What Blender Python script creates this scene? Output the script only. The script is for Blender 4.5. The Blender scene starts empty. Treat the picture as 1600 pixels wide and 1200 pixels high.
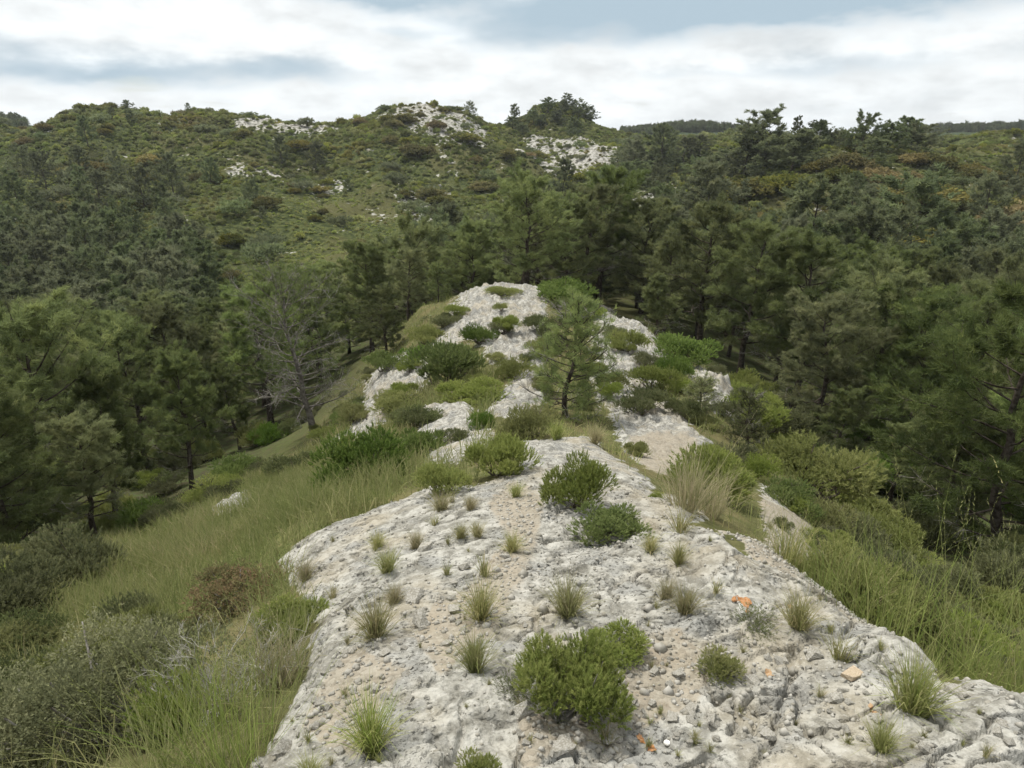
import bpy, bmesh, math, random
import numpy as np
from mathutils import Vector, Matrix

S = bpy.context.scene
COL = S.collection
rng = np.random.default_rng(7)
random.seed(7)

# ------------------------------------------------------------------ camera
EYE = 1.70
PITCH = math.radians(19.5)
F = 1101.0            # focal length in pixels of a 1600 x 1200 frame
cam = bpy.data.cameras.new('camera')
cam.sensor_fit = 'HORIZONTAL'
cam.sensor_width = 36.0
cam.lens = 36.0 * F / 1600.0
cam.clip_start = 0.05
cam.clip_end = 6000
camo = bpy.data.objects.new('camera', cam)
COL.objects.link(camo)
camo.location = (0, 0, EYE)
camo.rotation_euler = (math.pi / 2 - PITCH, 0, 0)
S.camera = camo

# ------------------------------------------------------------------ world
SUN_EL = math.radians(64)
SUN_AZ = math.radians(-48)       # measured from +Y (view direction) towards +X
W = bpy.data.worlds.new('World')
S.world = W
W.use_nodes = True
nt = W.node_tree
for n in list(nt.nodes):
    nt.nodes.remove(n)


class NT:
    """tiny helper for node trees"""
    def __init__(s, tree):
        s.t = tree

    def n(s, kind, **kw):
        node = s.t.nodes.new(kind)
        for k, v in kw.items():
            if k.startswith('i_'):
                node.inputs[k[2:].replace('__', ' ')].default_value = v
            else:
                setattr(node, k, v)
        return node

    def l(s, a, b):
        s.t.links.new(a, b)

    def _in(s, sock, v):
        if hasattr(v, 'is_output'):
            s.l(v, sock)
        elif v is not None:
            sock.default_value = v

    def math(s, op, a, b=None, c=None, clamp=False):
        node = s.t.nodes.new('ShaderNodeMath')
        node.operation = op
        node.use_clamp = clamp
        for i, v in enumerate((a, b, c)):
            if v is not None:
                s._in(node.inputs[i], v)
        return node.outputs[0]

    def vmath(s, op, a, b=None, out=0):
        node = s.t.nodes.new('ShaderNodeVectorMath')
        node.operation = op
        s._in(node.inputs[0], a)
        if b is not None:
            s._in(node.inputs[1], b)
        return node.outputs[out]

    def mix(s, f, a, b, blend='MIX'):
        node = s.t.nodes.new('ShaderNodeMix')
        node.data_type = 'RGBA'
        node.blend_type = blend
        s._in(node.inputs[0], f)
        s._in(node.inputs[6], a)
        s._in(node.inputs[7], b)
        return node.outputs[2]

    def noise(s, vec, scale, detail=4, rough=.55, dist=0.0):
        node = s.t.nodes.new('ShaderNodeTexNoise')
        node.inputs['Scale'].default_value = scale
        node.inputs['Detail'].default_value = detail
        node.inputs['Roughness'].default_value = rough
        node.inputs['Distortion'].default_value = dist
        if vec is not None:
            s.l(vec, node.inputs['Vector'])
        return node.outputs['Fac']

    def step(s, v, lo, hi, a=0., b=1., smooth=True):
        node = s.t.nodes.new('ShaderNodeMapRange')
        node.interpolation_type = 'SMOOTHSTEP' if smooth else 'LINEAR'
        s._in(node.inputs['Value'], v)
        for k, x in (('From Min', lo), ('From Max', hi), ('To Min', a), ('To Max', b)):
            node.inputs[k].default_value = x
        return node.outputs['Result']


def rgb(r, g, b):
    return (r, g, b, 1.0)


w = NT(nt)
out = w.n('ShaderNodeOutputWorld')
sky = w.n('ShaderNodeTexSky', sky_type='NISHITA', sun_disc=False)
sky.sun_elevation = SUN_EL
sky.sun_rotation = SUN_AZ
sky.air_density = 1.0
sky.dust_density = 1.5
tc = w.n('ShaderNodeTexCoord')
dirv = w.vmath('NORMALIZE', tc.outputs['Generated'])
sep = w.n('ShaderNodeSeparateXYZ')
w.l(dirv, sep.inputs[0])
dz = w.math('MAXIMUM', sep.outputs[2], 0.0)
den = w.math('ADD', dz, 0.13)
comb = w.n('ShaderNodeCombineXYZ')
w.l(w.math('DIVIDE', sep.outputs[0], den), comb.inputs[0])
w.l(w.math('DIVIDE', sep.outputs[1], den), comb.inputs[1])
comb.inputs[2].default_value = 3.7
pl = comb.outputs[0]
n1 = w.noise(pl, 0.55, 2, .5, .0)
pl2 = w.vmath('MULTIPLY', dirv, (1.0, 1.0, 2.6))
n2 = w.noise(pl2, 4.0, 4, .55, .0)
n3 = w.noise(pl2, 11.0, 4, .55, .0)
# cloud banks the photograph shows, as soft patches in azimuth / elevation, broken up by the noise
az = w.math('ARCTAN2', sep.outputs[0], sep.outputs[1])
el = w.math('ARCSINE', sep.outputs[2])
azw = w.math('ADD', az, w.math('MULTIPLY', w.math('SUBTRACT', n2, .5), .30))
elw = w.math('ADD', el, w.math('MULTIPLY', w.math('SUBTRACT', n3, .5), .05))


def blob(a, e, sa, se):
    da = w.math('DIVIDE', w.math('SUBTRACT', azw, math.radians(a)), math.radians(sa))
    de = w.math('DIVIDE', w.math('SUBTRACT', elw, math.radians(e)), math.radians(se))
    r2 = w.math('ADD', w.math('MULTIPLY', da, da), w.math('MULTIPLY', de, de))
    return w.math('EXPONENT', w.math('MULTIPLY', r2, -1.0))


BLOBS = [(10, 8.5, 12, 1.5, 1.0), (25, 8.7, 14, 1.4, .95), (-8, 9.2, 7, .9, .70), (4, 6.5, 8, .8, .40),
         (-29, 4.0, 8, 1.1, .70), (-16, 4.3, 6, 1.0, .60), (-37, 5.6, 5, .9, .40), (20, 4.4, 9, .7, .35), (33, 5.0, 7, .7, .25), (9, 4.4, 6, .5, .25), (-30, 8.6, 7, .9, .25)]
acc = None
for (a, e, sa, se, k) in BLOBS:
    b = w.math('MULTIPLY', blob(a, e, sa, se), k)
    acc = b if acc is None else w.math('ADD', acc, b)
grey = w.math('ADD', acc, w.math('MULTIPLY', w.math('SUBTRACT', n1, .50), .5))
grey = w.math('ADD', grey, w.math('MULTIPLY', w.math('SUBTRACT', n2, .50), 1.0))
grey = w.step(grey, .02, .85)
sund = (math.sin(SUN_AZ) * math.cos(SUN_EL), math.cos(SUN_AZ) * math.cos(SUN_EL), math.sin(SUN_EL))
sdot = w.math('MAXIMUM', w.vmath('DOT_PRODUCT', dirv, sund, out=1), 0.0)
glow = w.math('MULTIPLY', w.math('POWER', sdot, 3.0), .45)
lum = w.math('ADD', .62, glow)
lum = w.math('ADD', lum, w.math('MULTIPLY', w.math('SUBTRACT', n3, .5), .55))
vcol = w.n('ShaderNodeVectorMath', operation='SCALE')
vcol.inputs[0].default_value = (.955, .99, 1.0)
w.l(lum, vcol.inputs['Scale'])
cloud = w.mix(grey, vcol.outputs[0], rgb(.305, .385, .445))
skys = w.n('ShaderNodeVectorMath', operation='SCALE')
w.l(sky.outputs[0], skys.inputs[0])
skys.inputs['Scale'].default_value = 0.08
gap = w.step(w.noise(pl, 1.1, 3, .6, .0), .62, .78)
cloud = w.mix(w.math('MULTIPLY', gap, .45), cloud, skys.outputs[0])
bg = w.n('ShaderNodeBackground')
w.l(cloud, bg.inputs['Color'])
bg.inputs['Strength'].default_value = 1.0
W.cycles.sampling_method = 'MANUAL'
W.cycles.sample_map_resolution = 256
w.l(bg.outputs[0], out.inputs['Surface'])

# ------------------------------------------------------------------ sun behind thin cloud
sun = bpy.data.lights.new('sun', 'SUN')
sun.energy = 2.9
sun.angle = math.radians(8)
sun.color = (1.0, .95, .86)
suno = bpy.data.objects.new('sun', sun)
COL.objects.link(suno)
suno.rotation_euler = Vector(sund).to_track_quat('Z', 'Y').to_euler()
suno.location = (-20, 30, 60)

S.view_settings.view_transform = 'Standard'
S.view_settings.look = 'None'
S.view_settings.gamma = 1.0
S.view_settings.exposure = 0.64
S.view_settings.use_curve_mapping = False
S.render.engine = 'CYCLES'
S.cycles.max_bounces = 6
S.cycles.diffuse_bounces = 3
S.cycles.glossy_bounces = 1
S.cycles.transmission_bounces = 4
S.cycles.transparent_max_bounces = 4
S.cycles.use_adaptive_sampling = True
S.cycles.adaptive_threshold = 0.02
S.cycles.use_denoising = True

# ------------------------------------------------------------------ numpy noise
PERM = np.random.default_rng(11).integers(0, 2**31, 4096)


def hsh(i, j, k=0):
    h = (i * 374761393 + j * 668265263 + k * 1274126177) & 0x7fffffff
    h = ((h ^ (h >> 13)) * 1103515245) & 0x7fffffff
    h = (h ^ (h >> 16)) & 0x7fffffff
    return h


def gnoise(x, y, seed=0):
    xi = np.floor(x).astype(np.int64); yi = np.floor(y).astype(np.int64)
    fx = x - xi; fy = y - yi
    u = fx * fx * fx * (fx * (fx * 6 - 15) + 10)
    v = fy * fy * fy * (fy * (fy * 6 - 15) + 10)

    def g(i, j, dx, dy):
        a = hsh(i, j, seed) * (2 * math.pi / 0x7fffffff)
        return np.cos(a) * dx + np.sin(a) * dy
    n00 = g(xi, yi, fx, fy); n10 = g(xi + 1, yi, fx - 1, fy)
    n01 = g(xi, yi + 1, fx, fy - 1); n11 = g(xi + 1, yi + 1, fx - 1, fy - 1)
    return 1.4 * ((n00 * (1 - u) + n10 * u) * (1 - v) + (n01 * (1 - u) + n11 * u) * v)


def fbm(x, y, oct=4, seed=0, gain=.5, ridged=False):
    a = 1.0; s = 0.0; t = 0.0
    c, d = math.cos(.6), math.sin(.6)
    for o in range(oct):
        n = gnoise(x, y, seed + o * 17)
        if ridged:
            n = 1 - 2 * np.abs(n)
        s = s + a * n; t += a
        a *= gain
        x, y = (c * x - d * y) * 2.03 + 5.1, (d * x + c * y) * 2.03 - 3.7
    return s / t


def voro(x, y, seed=0, jit=.95):
    """F1, F2, cell hash 0..1, offset to the cell centre"""
    xi = np.floor(x).astype(np.int64); yi = np.floor(y).astype(np.int64)
    f1 = np.full(x.shape, 9.); f2 = np.full(x.shape, 9.)
    hid = np.zeros(x.shape, dtype=np.int64); ox = np.zeros(x.shape); oy = np.zeros(x.shape)
    for di in (-1, 0, 1):
        for dj in (-1, 0, 1):
            ci = xi + di; cj = yi + dj
            h = hsh(ci, cj, seed)
            px = ci + .5 + jit * ((h & 1023) / 1023. - .5)
            py = cj + .5 + jit * (((h >> 10) & 1023) / 1023. - .5)
            dx = x - px; dy = y - py
            d = np.sqrt(dx * dx + dy * dy)
            near = d < f1
            f2 = np.where(near, f1, np.minimum(f2, d))
            hid = np.where(near, h, hid); ox = np.where(near, dx, ox); oy = np.where(near, dy, oy)
            f1 = np.where(near, d, f1)
    return f1, f2, ((hid >> 7) & 4095) / 4095., ox, oy


def sstep(a, b, x):
    t = np.clip((x - a) / (b - a), 0, 1)
    return t * t * (3 - 2 * t)


# ------------------------------------------------------------------ terrain: survey points -> height field
cp, sp = math.cos(PITCH), math.sin(PITCH)


def ray(u, v):
    xc = (u - 800.) / F; yc = (600. - v) / F
    return np.array([xc, cp + yc * sp, -sp + yc * cp])


def pt(u, v, D):
    """point seen in direction (u,v) at ground distance D ahead"""
    r = ray(u, v)
    k = D / r[1]
    return (r[0] * k, D, EYE + r[2] * k)


SURVEY = []
for u, lst in {
    # crest line of the near ridge
    860: [(1.7, 1205), (2.3, 1055), (3.0, 935), (3.8, 850), (5.0, 772), (7.0, 690), (9.0, 702), (11., 662), (13., 640),
          (18., 562), (24., 492), (29., 456), (36, 470), (48, 470), (65, 415), (90, 340), (120, 292), (165, 243), (200, 232)],
    660: [(1.65, 1205), (2.6, 1005), (4.0, 850), (5.6, 775), (7.2, 735), (9.5, 715), (12.5, 655), (17., 605), (23., 535), (28.5, 480),
          (38, 520), (55, 478), (80, 385), (110, 318), (150, 250)],
    760: [(28.8, 452), (34, 478), (60, 440), (90, 350), (140, 262), (180, 215)],
    480: [(1.8, 1200), (2.8, 1010), (4.2, 885), (6.0, 800), (9.5, 770), (14, 738), (20, 688), (28, 655), (40, 585), (60, 478), (84, 392), (105, 335),
          (150, 250)],
    250: [(1.9, 1240), (2.9, 1090), (4.3, 1000), (6.5, 925), (10, 850), (15, 812), (20, 775), (30, 680), (45, 590), (65, 470), (95, 352),
          (150, 248)],
    60: [(2.1, 1240), (3.4, 1120), (6, 965), (10, 895), (15, 868), (22, 770), (32, 680), (48, 580), (70, 455), (110, 320), (150, 245)],
    -250: [(2.4, 1300), (5, 1060), (10, 930), (16, 880), (30, 720), (60, 500), (110, 320), (180, 200), (300, 215)],
    1000: [(1.8, 1200), (3.0, 940), (3.9, 836), (6.2, 745), (8.5, 720), (12, 672), (16, 605), (22, 508), (27, 535), (36, 510), (55, 440), (80, 360),
           (120, 290), (170, 240), (260, 216)],
    1130: [(2.0, 1150), (3.5, 858), (5.5, 800), (9, 740), (13, 668), (16.5, 595), (20, 612), (30, 575), (45, 505), (70, 395), (120, 278), (200, 216)],
    1250: [(2.1, 1120), (3.05, 925), (4.5, 900), (6.2, 830), (10.5, 745), (13, 780), (18, 722), (26, 655), (38, 580), (60, 450), (85, 335), (112, 228), (160, 226)],
    1400: [(1.9, 1160), (2.4, 1010), (3.6, 1060), (7, 960), (12, 870), (18, 775), (28, 660), (42, 545), (60, 432), (85, 325), (112, 226), (170, 226)],
    1590: [(1.6, 1240), (2.0, 1105), (3.0, 1170), (6, 1060), (12, 905), (18, 800), (30, 645), (45, 520), (65, 412), (95, 310), (150, 208), (200, 222)],
    1900: [(2.6, 1260), (6, 1090), (14, 890), (30, 650), (60, 430), (100, 300), (150, 212), (220, 225)],
}.items():
    for D, v in lst:
        SURVEY.append(pt(u, v, D))
# beside and behind the viewer, and far away
SURVEY += [(0, .6, -.05), (0, -.8, .05), (0, -4, .5), (0, -15, 2.), (0, -60, 3), (0, -300, 0), (3, 0, -.9), (-3, 0, -1.1), (7, 0, -5), (-8, 0, -4.6),
           (16, 0, -12), (-18, 0, -11), (40, 0, -16), (-45, 0, -17), (120, 0, -2), (-150, 0, 2), (300, 0, 2), (-300, 0, 2),
           (3, -4, -.8), (-3, -4, -.9), (20, -20, -8), (-20, -20, -8), (100, -100, -5), (-100, -100, -5), (300, -300, 0), (-300, -300, 0),
           (-900, 900, -30), (900, 900, -30), (0, 1400, -40), (-350, 900, -30), (350, 900, -30), (-600, 300, -10), (600, 300, -10), (1500, 1500, -50), (-1500, 1500, -50), (0, 2400, -70)]
# the skyline of the hills, and the land falling away behind it
for (u_, v_, D_) in [(-120, 196, 190), (0, 198, 185), (60, 186, 185), (110, 178, 190), (170, 167, 195), (240, 167, 195), (310, 172, 195), (380, 182, 190), (450, 187, 188), (500, 191, 190), (545, 198, 198),
                     (590, 178, 200), (630, 169, 200), (665, 166, 200), (715, 176, 200), (765, 192, 205), (800, 182, 226), (840, 167, 230), (880, 162, 230), (910, 176, 230), (935, 200, 228), (985, 206, 228)]:
    SURVEY.append(pt(u_, v_, D_))
    SURVEY.append(pt(u_, max(v_ + 22, 214), D_ * 1.32))
for (u_, v_, D_) in [(0, 188, 330), (-60, 184, 330), (1000, 208, 440), (1060, 201, 440), (1095, 199, 440), (1140, 208, 440), (1240, 214, 440), (1380, 214, 480), (1440, 212, 480), (1520, 206, 480), (1620, 203, 480), (1760, 203, 480),
                     (700, 216, 440), (400, 216, 420), (850, 216, 420)]:
    SURVEY.append(pt(u_, v_, D_))
    SURVEY.append(pt(u_, max(v_ + 15, 216), D_ * 1.3))
SURVEY = np.array(SURVEY, dtype=float)


def dom(x, y):
    r = np.sqrt(x * x + y * y) + 1e-6
    rr = np.maximum(r, .35)
    a = np.arctan2(x, y)
    # the azimuth scale matters less very close to the viewer
    return np.stack([np.sin(a) * 2.2, np.cos(a) * 2.2, np.log(rr) * .9], -1), rr


P, R = dom(SURVEY[:, 0], SURVEY[:, 1])
VAL = SURVEY[:, 2] / R
n = len(P)
DM = np.linalg.norm(P[:, None] - P[None], axis=-1)
A = np.zeros((n + 4, n + 4))
A[:n, :n] = DM + np.eye(n) * -.004
A[:n, n] = 1; A[:n, n + 1:] = P
A[n:, :n] = A[:n, n:].T
CO = np.linalg.solve(A, np.concatenate([VAL, np.zeros(4)]))


def base(x, y):
    x = np.asarray(x, float); y = np.asarray(y, float)
    shp = x.shape
    x = x.ravel(); y = y.ravel()
    z = np.empty(x.shape)
    for s in range(0, len(x), 40000):
        q, r = dom(x[s:s + 40000], y[s:s + 40000])
        d2 = (q * q).sum(1)[:, None] + (P * P).sum(1)[None] - 2 * q @ P.T
        d = np.sqrt(np.maximum(d2, 0))
        z[s:s + 40000] = (d @ CO[:n] + CO[n] + q @ CO[n + 1:]) * r
    return z.reshape(shp)


def march(u, v, H, t0=.8, t1=900):
    r = ray(u, v)
    t = np.geomspace(t0, t1, 200)
    if H is not base:
        # find the smooth land first, then look for the true surface around it
        h0 = march(u, v, base, t0, t1)
        if h0 is not None:
            tt = h0[1] / r[1]
            t = np.concatenate([[tt * .80], np.linspace(tt * .90, tt * 1.12, 60)])
    for step_ in range(3 if H is base else 2):
        x, y, z = r[0] * t, r[1] * t, EYE + r[2] * t
        g = H(x, y)
        k = np.nonzero(z < g)[0]
        if len(k) == 0:
            return None
        i = max(k[0], 1)
        if step_ < (2 if H is base else 1):
            t = np.linspace(t[i - 1], t[i], 14)
    f = (z[i - 1] - g[i - 1]) / (z[i - 1] - g[i - 1] + g[i] - z[i] + 1e-12)
    f = min(max(f, 0), 1)
    return np.array([x[i - 1] + f * (x[i] - x[i - 1]), y[i - 1] + f * (y[i] - y[i - 1]), g[i - 1] + f * (g[i] - g[i - 1])])


# --- rock, bare soil and meadow areas as outlines on the ground
def outline(pts):
    o = []
    for (u, v) in pts:
        h = march(u, v, base)
        if h is None:
            h = np.array(pt(u, v, 200))
        o.append(h[:2])
    return np.array(o)


def sdist(x, y, poly):
    """signed distance, negative inside"""
    d = np.full(x.shape, 1e9); ins = np.zeros(x.shape, bool)
    m = len(poly)
    for i in range(m):
        ax, ay = poly[i]; bx, by = poly[(i + 1) % m]
        ex, ey = bx - ax, by - ay
        L = ex * ex + ey * ey + 1e-12
        t = np.clip(((x - ax) * ex + (y - ay) * ey) / L, 0, 1)
        dx = x - ax - t * ex; dy = y - ay - t * ey
        d = np.minimum(d, dx * dx + dy * dy)
        c = ((ay > y) != (by > y))
        with np.errstate(divide='ignore', invalid='ignore'):
            xx = (bx - ax) * (y - ay) / (by - ay + 1e-12) + ax
        ins ^= (c & (x < xx))
    d = np.sqrt(d)
    return np.where(ins, -d, d)


class Zone:
    def __init__(s, polys, soft=.10, wt=None):
        s.polys = [outline(p) for p in polys]
        s.wt = wt or [1.] * len(polys)
        s.soft = soft

    def __call__(s, x, y):
        r = np.sqrt(x * x + y * y)
        res = np.zeros(x.shape)
        wob = np.clip(r * .045, .06, 6)
        nz = None
        for p, wt in zip(s.polys, s.wt):
            mn = p.min(0) - 6; mx = p.max(0) + 6
            k = (x > mn[0]) & (x < mx[0]) & (y > mn[1]) & (y < mx[1])
            if not k.any():
                continue
            X, Y = x[k], y[k]
            w_ = wob[k]
            sd = sdist(X, Y, p)
            sd = sd + np.maximum(w_, .14) * (fbm(X / (w_ * 3.0), Y / (w_ * 3.0), 4, 5, gain=.6) * 1.25)
            m = 1 - sstep(-s.soft * w_ * 6, s.soft * w_ * 6, sd)
            res[k] = np.maximum(res[k], m * wt)
        return res


ROCK = Zone([
    [(340, 1330), (390, 1195), (470, 1085), (505, 1000), (500, 950), (430, 885), (470, 850), (600, 795), (680, 768), (760, 757), (820, 735), (838, 695), (900, 684), (940, 690),
     (1000, 760), (1010, 815), (1100, 832), (1200, 892), (1350, 978), (1480, 1075), (1600, 1108), (1760, 1180), (1760, 1330)],
    [(1000, 775), (1085, 785), (1100, 812), (1050, 830), (1005, 805)],
    [(670, 560), (700, 500), (735, 455), (775, 448), (835, 468), (848, 525), (830, 575), (770, 575), (735, 535), (700, 560)],
    [(510, 705), (565, 655), (575, 592), (640, 552), (665, 590), (620, 650), (570, 690)],
    [(655, 650), (745, 632), (775, 690), (710, 735), (670, 700)],
    [(905, 474), (965, 488), (1020, 560), (1010, 610), (955, 610), (920, 560)],
    [(940, 630), (1040, 640), (1115, 700), (1140, 740), (1030, 740), (965, 695)],
    [(1080, 580), (1125, 588), (1165, 635), (1155, 668), (1100, 645)],
    [(1170, 725), (1210, 765), (1245, 805), (1180, 800)],
    [(300, 815), (405, 752), (420, 792), (345, 822)],
    [(750, 655), (815, 590), (850, 590), (825, 660)],
    [(915, 585), (965, 560), (995, 640), (935, 645)],
    [(1175, 780), (1262, 822), (1290, 870), (1240, 880), (1195, 850)],
    [(1105, 832), (1190, 850), (1250, 890), (1225, 905), (1160, 870)],
])
# the crest goes on under and behind the viewer
ROCK.polys.append(np.array([(-.75, 1.6), (-.95, .4), (-.9, -3.5), (1.3, -3.5), (1.6, .2), (1.9, 1.5)]))
ROCK.wt.append(1.)
SOIL = Zone([
    [(640, 1010), (720, 930), (800, 850), (760, 800), (800, 760), (840, 800), (810, 900), (770, 1010), (700, 1060)],
    [(990, 1060), (1050, 1000), (1140, 1060), (1090, 1130), (980, 1140)],
    [(470, 1150), (560, 1030), (640, 1060), (560, 1190)],
    [(1170, 775), (1270, 820), (1295, 875), (1240, 885), (1190, 855)],
    [(1100, 828), (1195, 845), (1255, 890), (1225, 908), (1155, 872)],
    [(985, 690), (1080, 690), (1120, 740), (1040, 760)],
    [(880, 640), (960, 640), (960, 680), (900, 670)],
    [(820, 1130), (960, 1130), (950, 1180), (830, 1190)],
])
HILLROCK = Zone([
    [(365, 186), (420, 183), (470, 186), (525, 200), (510, 212), (430, 212), (380, 200)],
    [(575, 190), (630, 170), (700, 171), (775, 198), (790, 218), (720, 232), (650, 205)],
    [(785, 214), (850, 212), (910, 219), (972, 230), (965, 252), (880, 258), (810, 240)],
    [(675, 222), (712, 230), (722, 275), (690, 270)],
    [(625, 290), (690, 258), (715, 285), (680, 325), (640, 320)],
    [(470, 275), (520, 255), (545, 270), (500, 290)],
    [(340, 235), (420, 245), (400, 275), (350, 268)],
    [(240, 172), (300, 172), (290, 186), (250, 186)],
    [(575, 305), (600, 312), (590, 322)],
    [(795, 265), (830, 255), (820, 285), (800, 285)],
    [(1380, 430), (1450, 428), (1455, 440), (1385, 440)],
    [(990, 310), (1025, 290), (1030, 320), (1000, 330)],
], wt=[1., .9, 1., .7, .6, .6, .45, .7, .7, .6, .7, .5])
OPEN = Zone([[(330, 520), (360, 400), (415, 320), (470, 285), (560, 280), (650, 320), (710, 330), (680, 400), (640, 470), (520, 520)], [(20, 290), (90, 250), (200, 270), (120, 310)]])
MEADOW = Zone([
    [(-60, 1010), (60, 900), (200, 870), (310, 820), (420, 755), (500, 748), (640, 772), (600, 800), (470, 855), (425, 885), (480, 940), (300, 960), (150, 1000), (0, 1060)],
    [(360, 660), (440, 620), (480, 650), (420, 740), (380, 740)],
])


def rockdetail(x, y, r):
    """relief of the bare limestone: low broken slabs, cracks, pits and rubble"""
    wx = x + .16 * fbm(x * 1.9, y * 1.9, 3, 31); wy = y + .16 * fbm(x * 1.9 + 9, y * 1.9, 3, 33)
    a, b = .80, .60
    ux, uy = wx * a + wy * b, -wx * b + wy * a          # bedding runs diagonally
    h = .10 * fbm(x * .8, y * .8, 4, 41, gain=.55)
    f1, f2, c, ox, oy = voro(ux * 1.0, uy * 2.0, 3)
    e = f2 - f1
    brk = sstep(-.2, .3, fbm(x * .55 + 3, y * .55 + 1, 2, 43))
    h += brk * (.028 * (c - .5) + .06 * (c - .5) * ox + .07 * (((c * 7) % 1) - .5) * oy)
    h -= (.25 + brk) * .034 * (1 - sstep(.0, .05, e))
    f1, f2, c, ox, oy = voro(ux * 3.7 + 3, uy * 6.9, 8)
    rub = sstep(-.15, .30, fbm(x * .9 + 7, y * .9, 3, 44))
    h += rub * (.026 * (c - .5) + .04 * (c - .5) * ox + .04 * (((c * 7) % 1) - .5) * oy)
    h -= rub * .015 * (1 - sstep(0, .08, f2 - f1))
    near = 1 - sstep(7, 14, r)
    f1, f2, c, ox, oy = voro(wx * 14 + 1, wy * 14, 13)
    rub2 = sstep(-.1, .25, fbm(x * 1.6 + 17, y * 1.6, 3, 46))
    h += near * rub2 * (.014 * (c - .4) * (1.1 - f1) - .006 * (1 - sstep(0, .22, f2 - f1)))
    h += near * .020 * fbm(x * 7, y * 7, 4, 51, gain=.65)
    h += sstep(7, 13, r) * (.10 * fbm(ux * 1.3, uy * 2.2, 4, 53, gain=.6, ridged=True) + .05 * fbm(x * 5, y * 5, 2, 54))
    h -= near * .018 * sstep(.30, .6, fbm(x * 12, y * 12, 2, 57))                       # solution pits
    # long joints along the bedding and a few across it
    j1 = np.abs(fbm(ux * .5, uy * 1.5, 4, 61)); j2 = np.abs(fbm(ux * 1.3 + 5, uy * .5, 3, 66))
    h -= .042 * (1 - sstep(0, .022, j1)) + .026 * (1 - sstep(0, .018, j2))
    return h


def ground(x, y, want_masks=False):
    x = np.asarray(x, float); y = np.asarray(y, float)
    r = np.sqrt(x * x + y * y)
    z = base(x, y)
    rk = ROCK(x, y); hr = HILLROCK(x, y)
    so = SOIL(x, y)
    # swells of the land, larger with distance
    z = z + sstep(8, 25, r) * (.35 * fbm(x / 6, y / 6, 3, 71)) + sstep(60, 120, r) * (1.5 * fbm(x / 26, y / 26, 3, 73) - 2.6 * sstep(.35, .8, fbm(x / 46 + 2, y / 70, 3, 75, ridged=True))) + sstep(300, 600, r) * 2.5 * fbm(x / 120, y / 120, 4, 77)
    k = (rk > .01) & (r < 60)
    if k.any():
        d = np.zeros(x.shape)
        d[k] = rockdetail(x[k], y[k], r[k])
        far_gain = 1 + sstep(8, 20, r) * 1.6
        z = z + rk * d * far_gain * (1 - .72 * so * (r < 8)) + rk * .05
    k = hr > .01
    if k.any():
        d = np.zeros(x.shape)
        d[k] = 1.5 * (fbm(x[k] / 5, y[k] / 5, 4, 81, ridged=True)) + .8 * voro(x[k] / 2.5, y[k] / 2.5, 5)[2]
        z = z + hr * d * .45
    k = r < 40
    if k.any():
        d = np.zeros(x.shape)
        d[k] = .03 * fbm(x[k] * 2.2, y[k] * 2.2, 3, 91) * (1 - rk[k])
        z = z + d
    if want_masks:
        return z, rk, so, hr
    return z


def G(x, y):
    return float(ground(np.array([x]), np.array([y]))[0])


# ------------------------------------------------------------------ mesh helpers
def new_mesh(name, V, faces, attrs=None, smooth=False):
    """faces: list of (k, array of vertex indices) groups with k corners each"""
    me = bpy.data.meshes.new(name)
    V = np.asarray(V, np.float32)
    me.vertices.add(len(V))
    me.vertices.foreach_set('co', V.ravel())
    idx = np.concatenate([np.asarray(f).ravel() for f in faces]).astype(np.int32)
    cnt = np.concatenate([np.full(len(f), np.asarray(f).shape[1], np.int32) for f in faces])
    st = np.concatenate([[0], np.cumsum(cnt)[:-1]]).astype(np.int32)
    me.loops.add(len(idx))
    me.loops.foreach_set('vertex_index', idx)
    me.polygons.add(len(cnt))
    me.polygons.foreach_set('loop_start', st)
    me.polygons.foreach_set('loop_total', cnt)
    if smooth:
        me.polygons.foreach_set('use_smooth', np.ones(len(cnt), bool))
    for k, a in (attrs or {}).items():
        at = me.attributes.new(k, 'FLOAT', 'POINT')
        at.data.foreach_set('value', np.asarray(a, np.float32))
    me.update(calc_edges=True)
    return me


def link(name, me, mat=None, parent=None):
    o = bpy.data.objects.new(name, me)
    COL.objects.link(o)
    if mat is not None and len(me.materials) == 0:
        me.materials.append(mat)
    if parent is not None:
        o.parent = parent
    return o


def tag(o, label, cat, group=None):
    o['label'] = label
    o['category'] = cat
    if group:
        o['group'] = group
    return o


# ------------------------------------------------------------------ materials
def material(name):
    m = bpy.data.materials.new(name)
    m.use_nodes = True
    t = m.node_tree
    for n_ in list(t.nodes):
        t.nodes.remove(n_)
    k = NT(t)
    return m, k, k.n('ShaderNodeOutputMaterial')


def attr(k, name):
    a = k.n('ShaderNodeAttribute', attribute_name=name)
    return a.outputs['Fac']


def finish_ground(m, k, o, col, hgt, dist):
    p = k.n('ShaderNodeBsdfDiffuse')
    k.l(col, p.inputs['Color'])
    bump = k.n('ShaderNodeBump')
    bump.inputs['Strength'].default_value = .8
    bump.inputs['Distance'].default_value = dist
    k.l(hgt, bump.inputs['Height'])
    k.l(bump.outputs[0], p.inputs['Normal'])
    k.l(p.outputs[0], o.inputs['Surface'])
    return m


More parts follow.
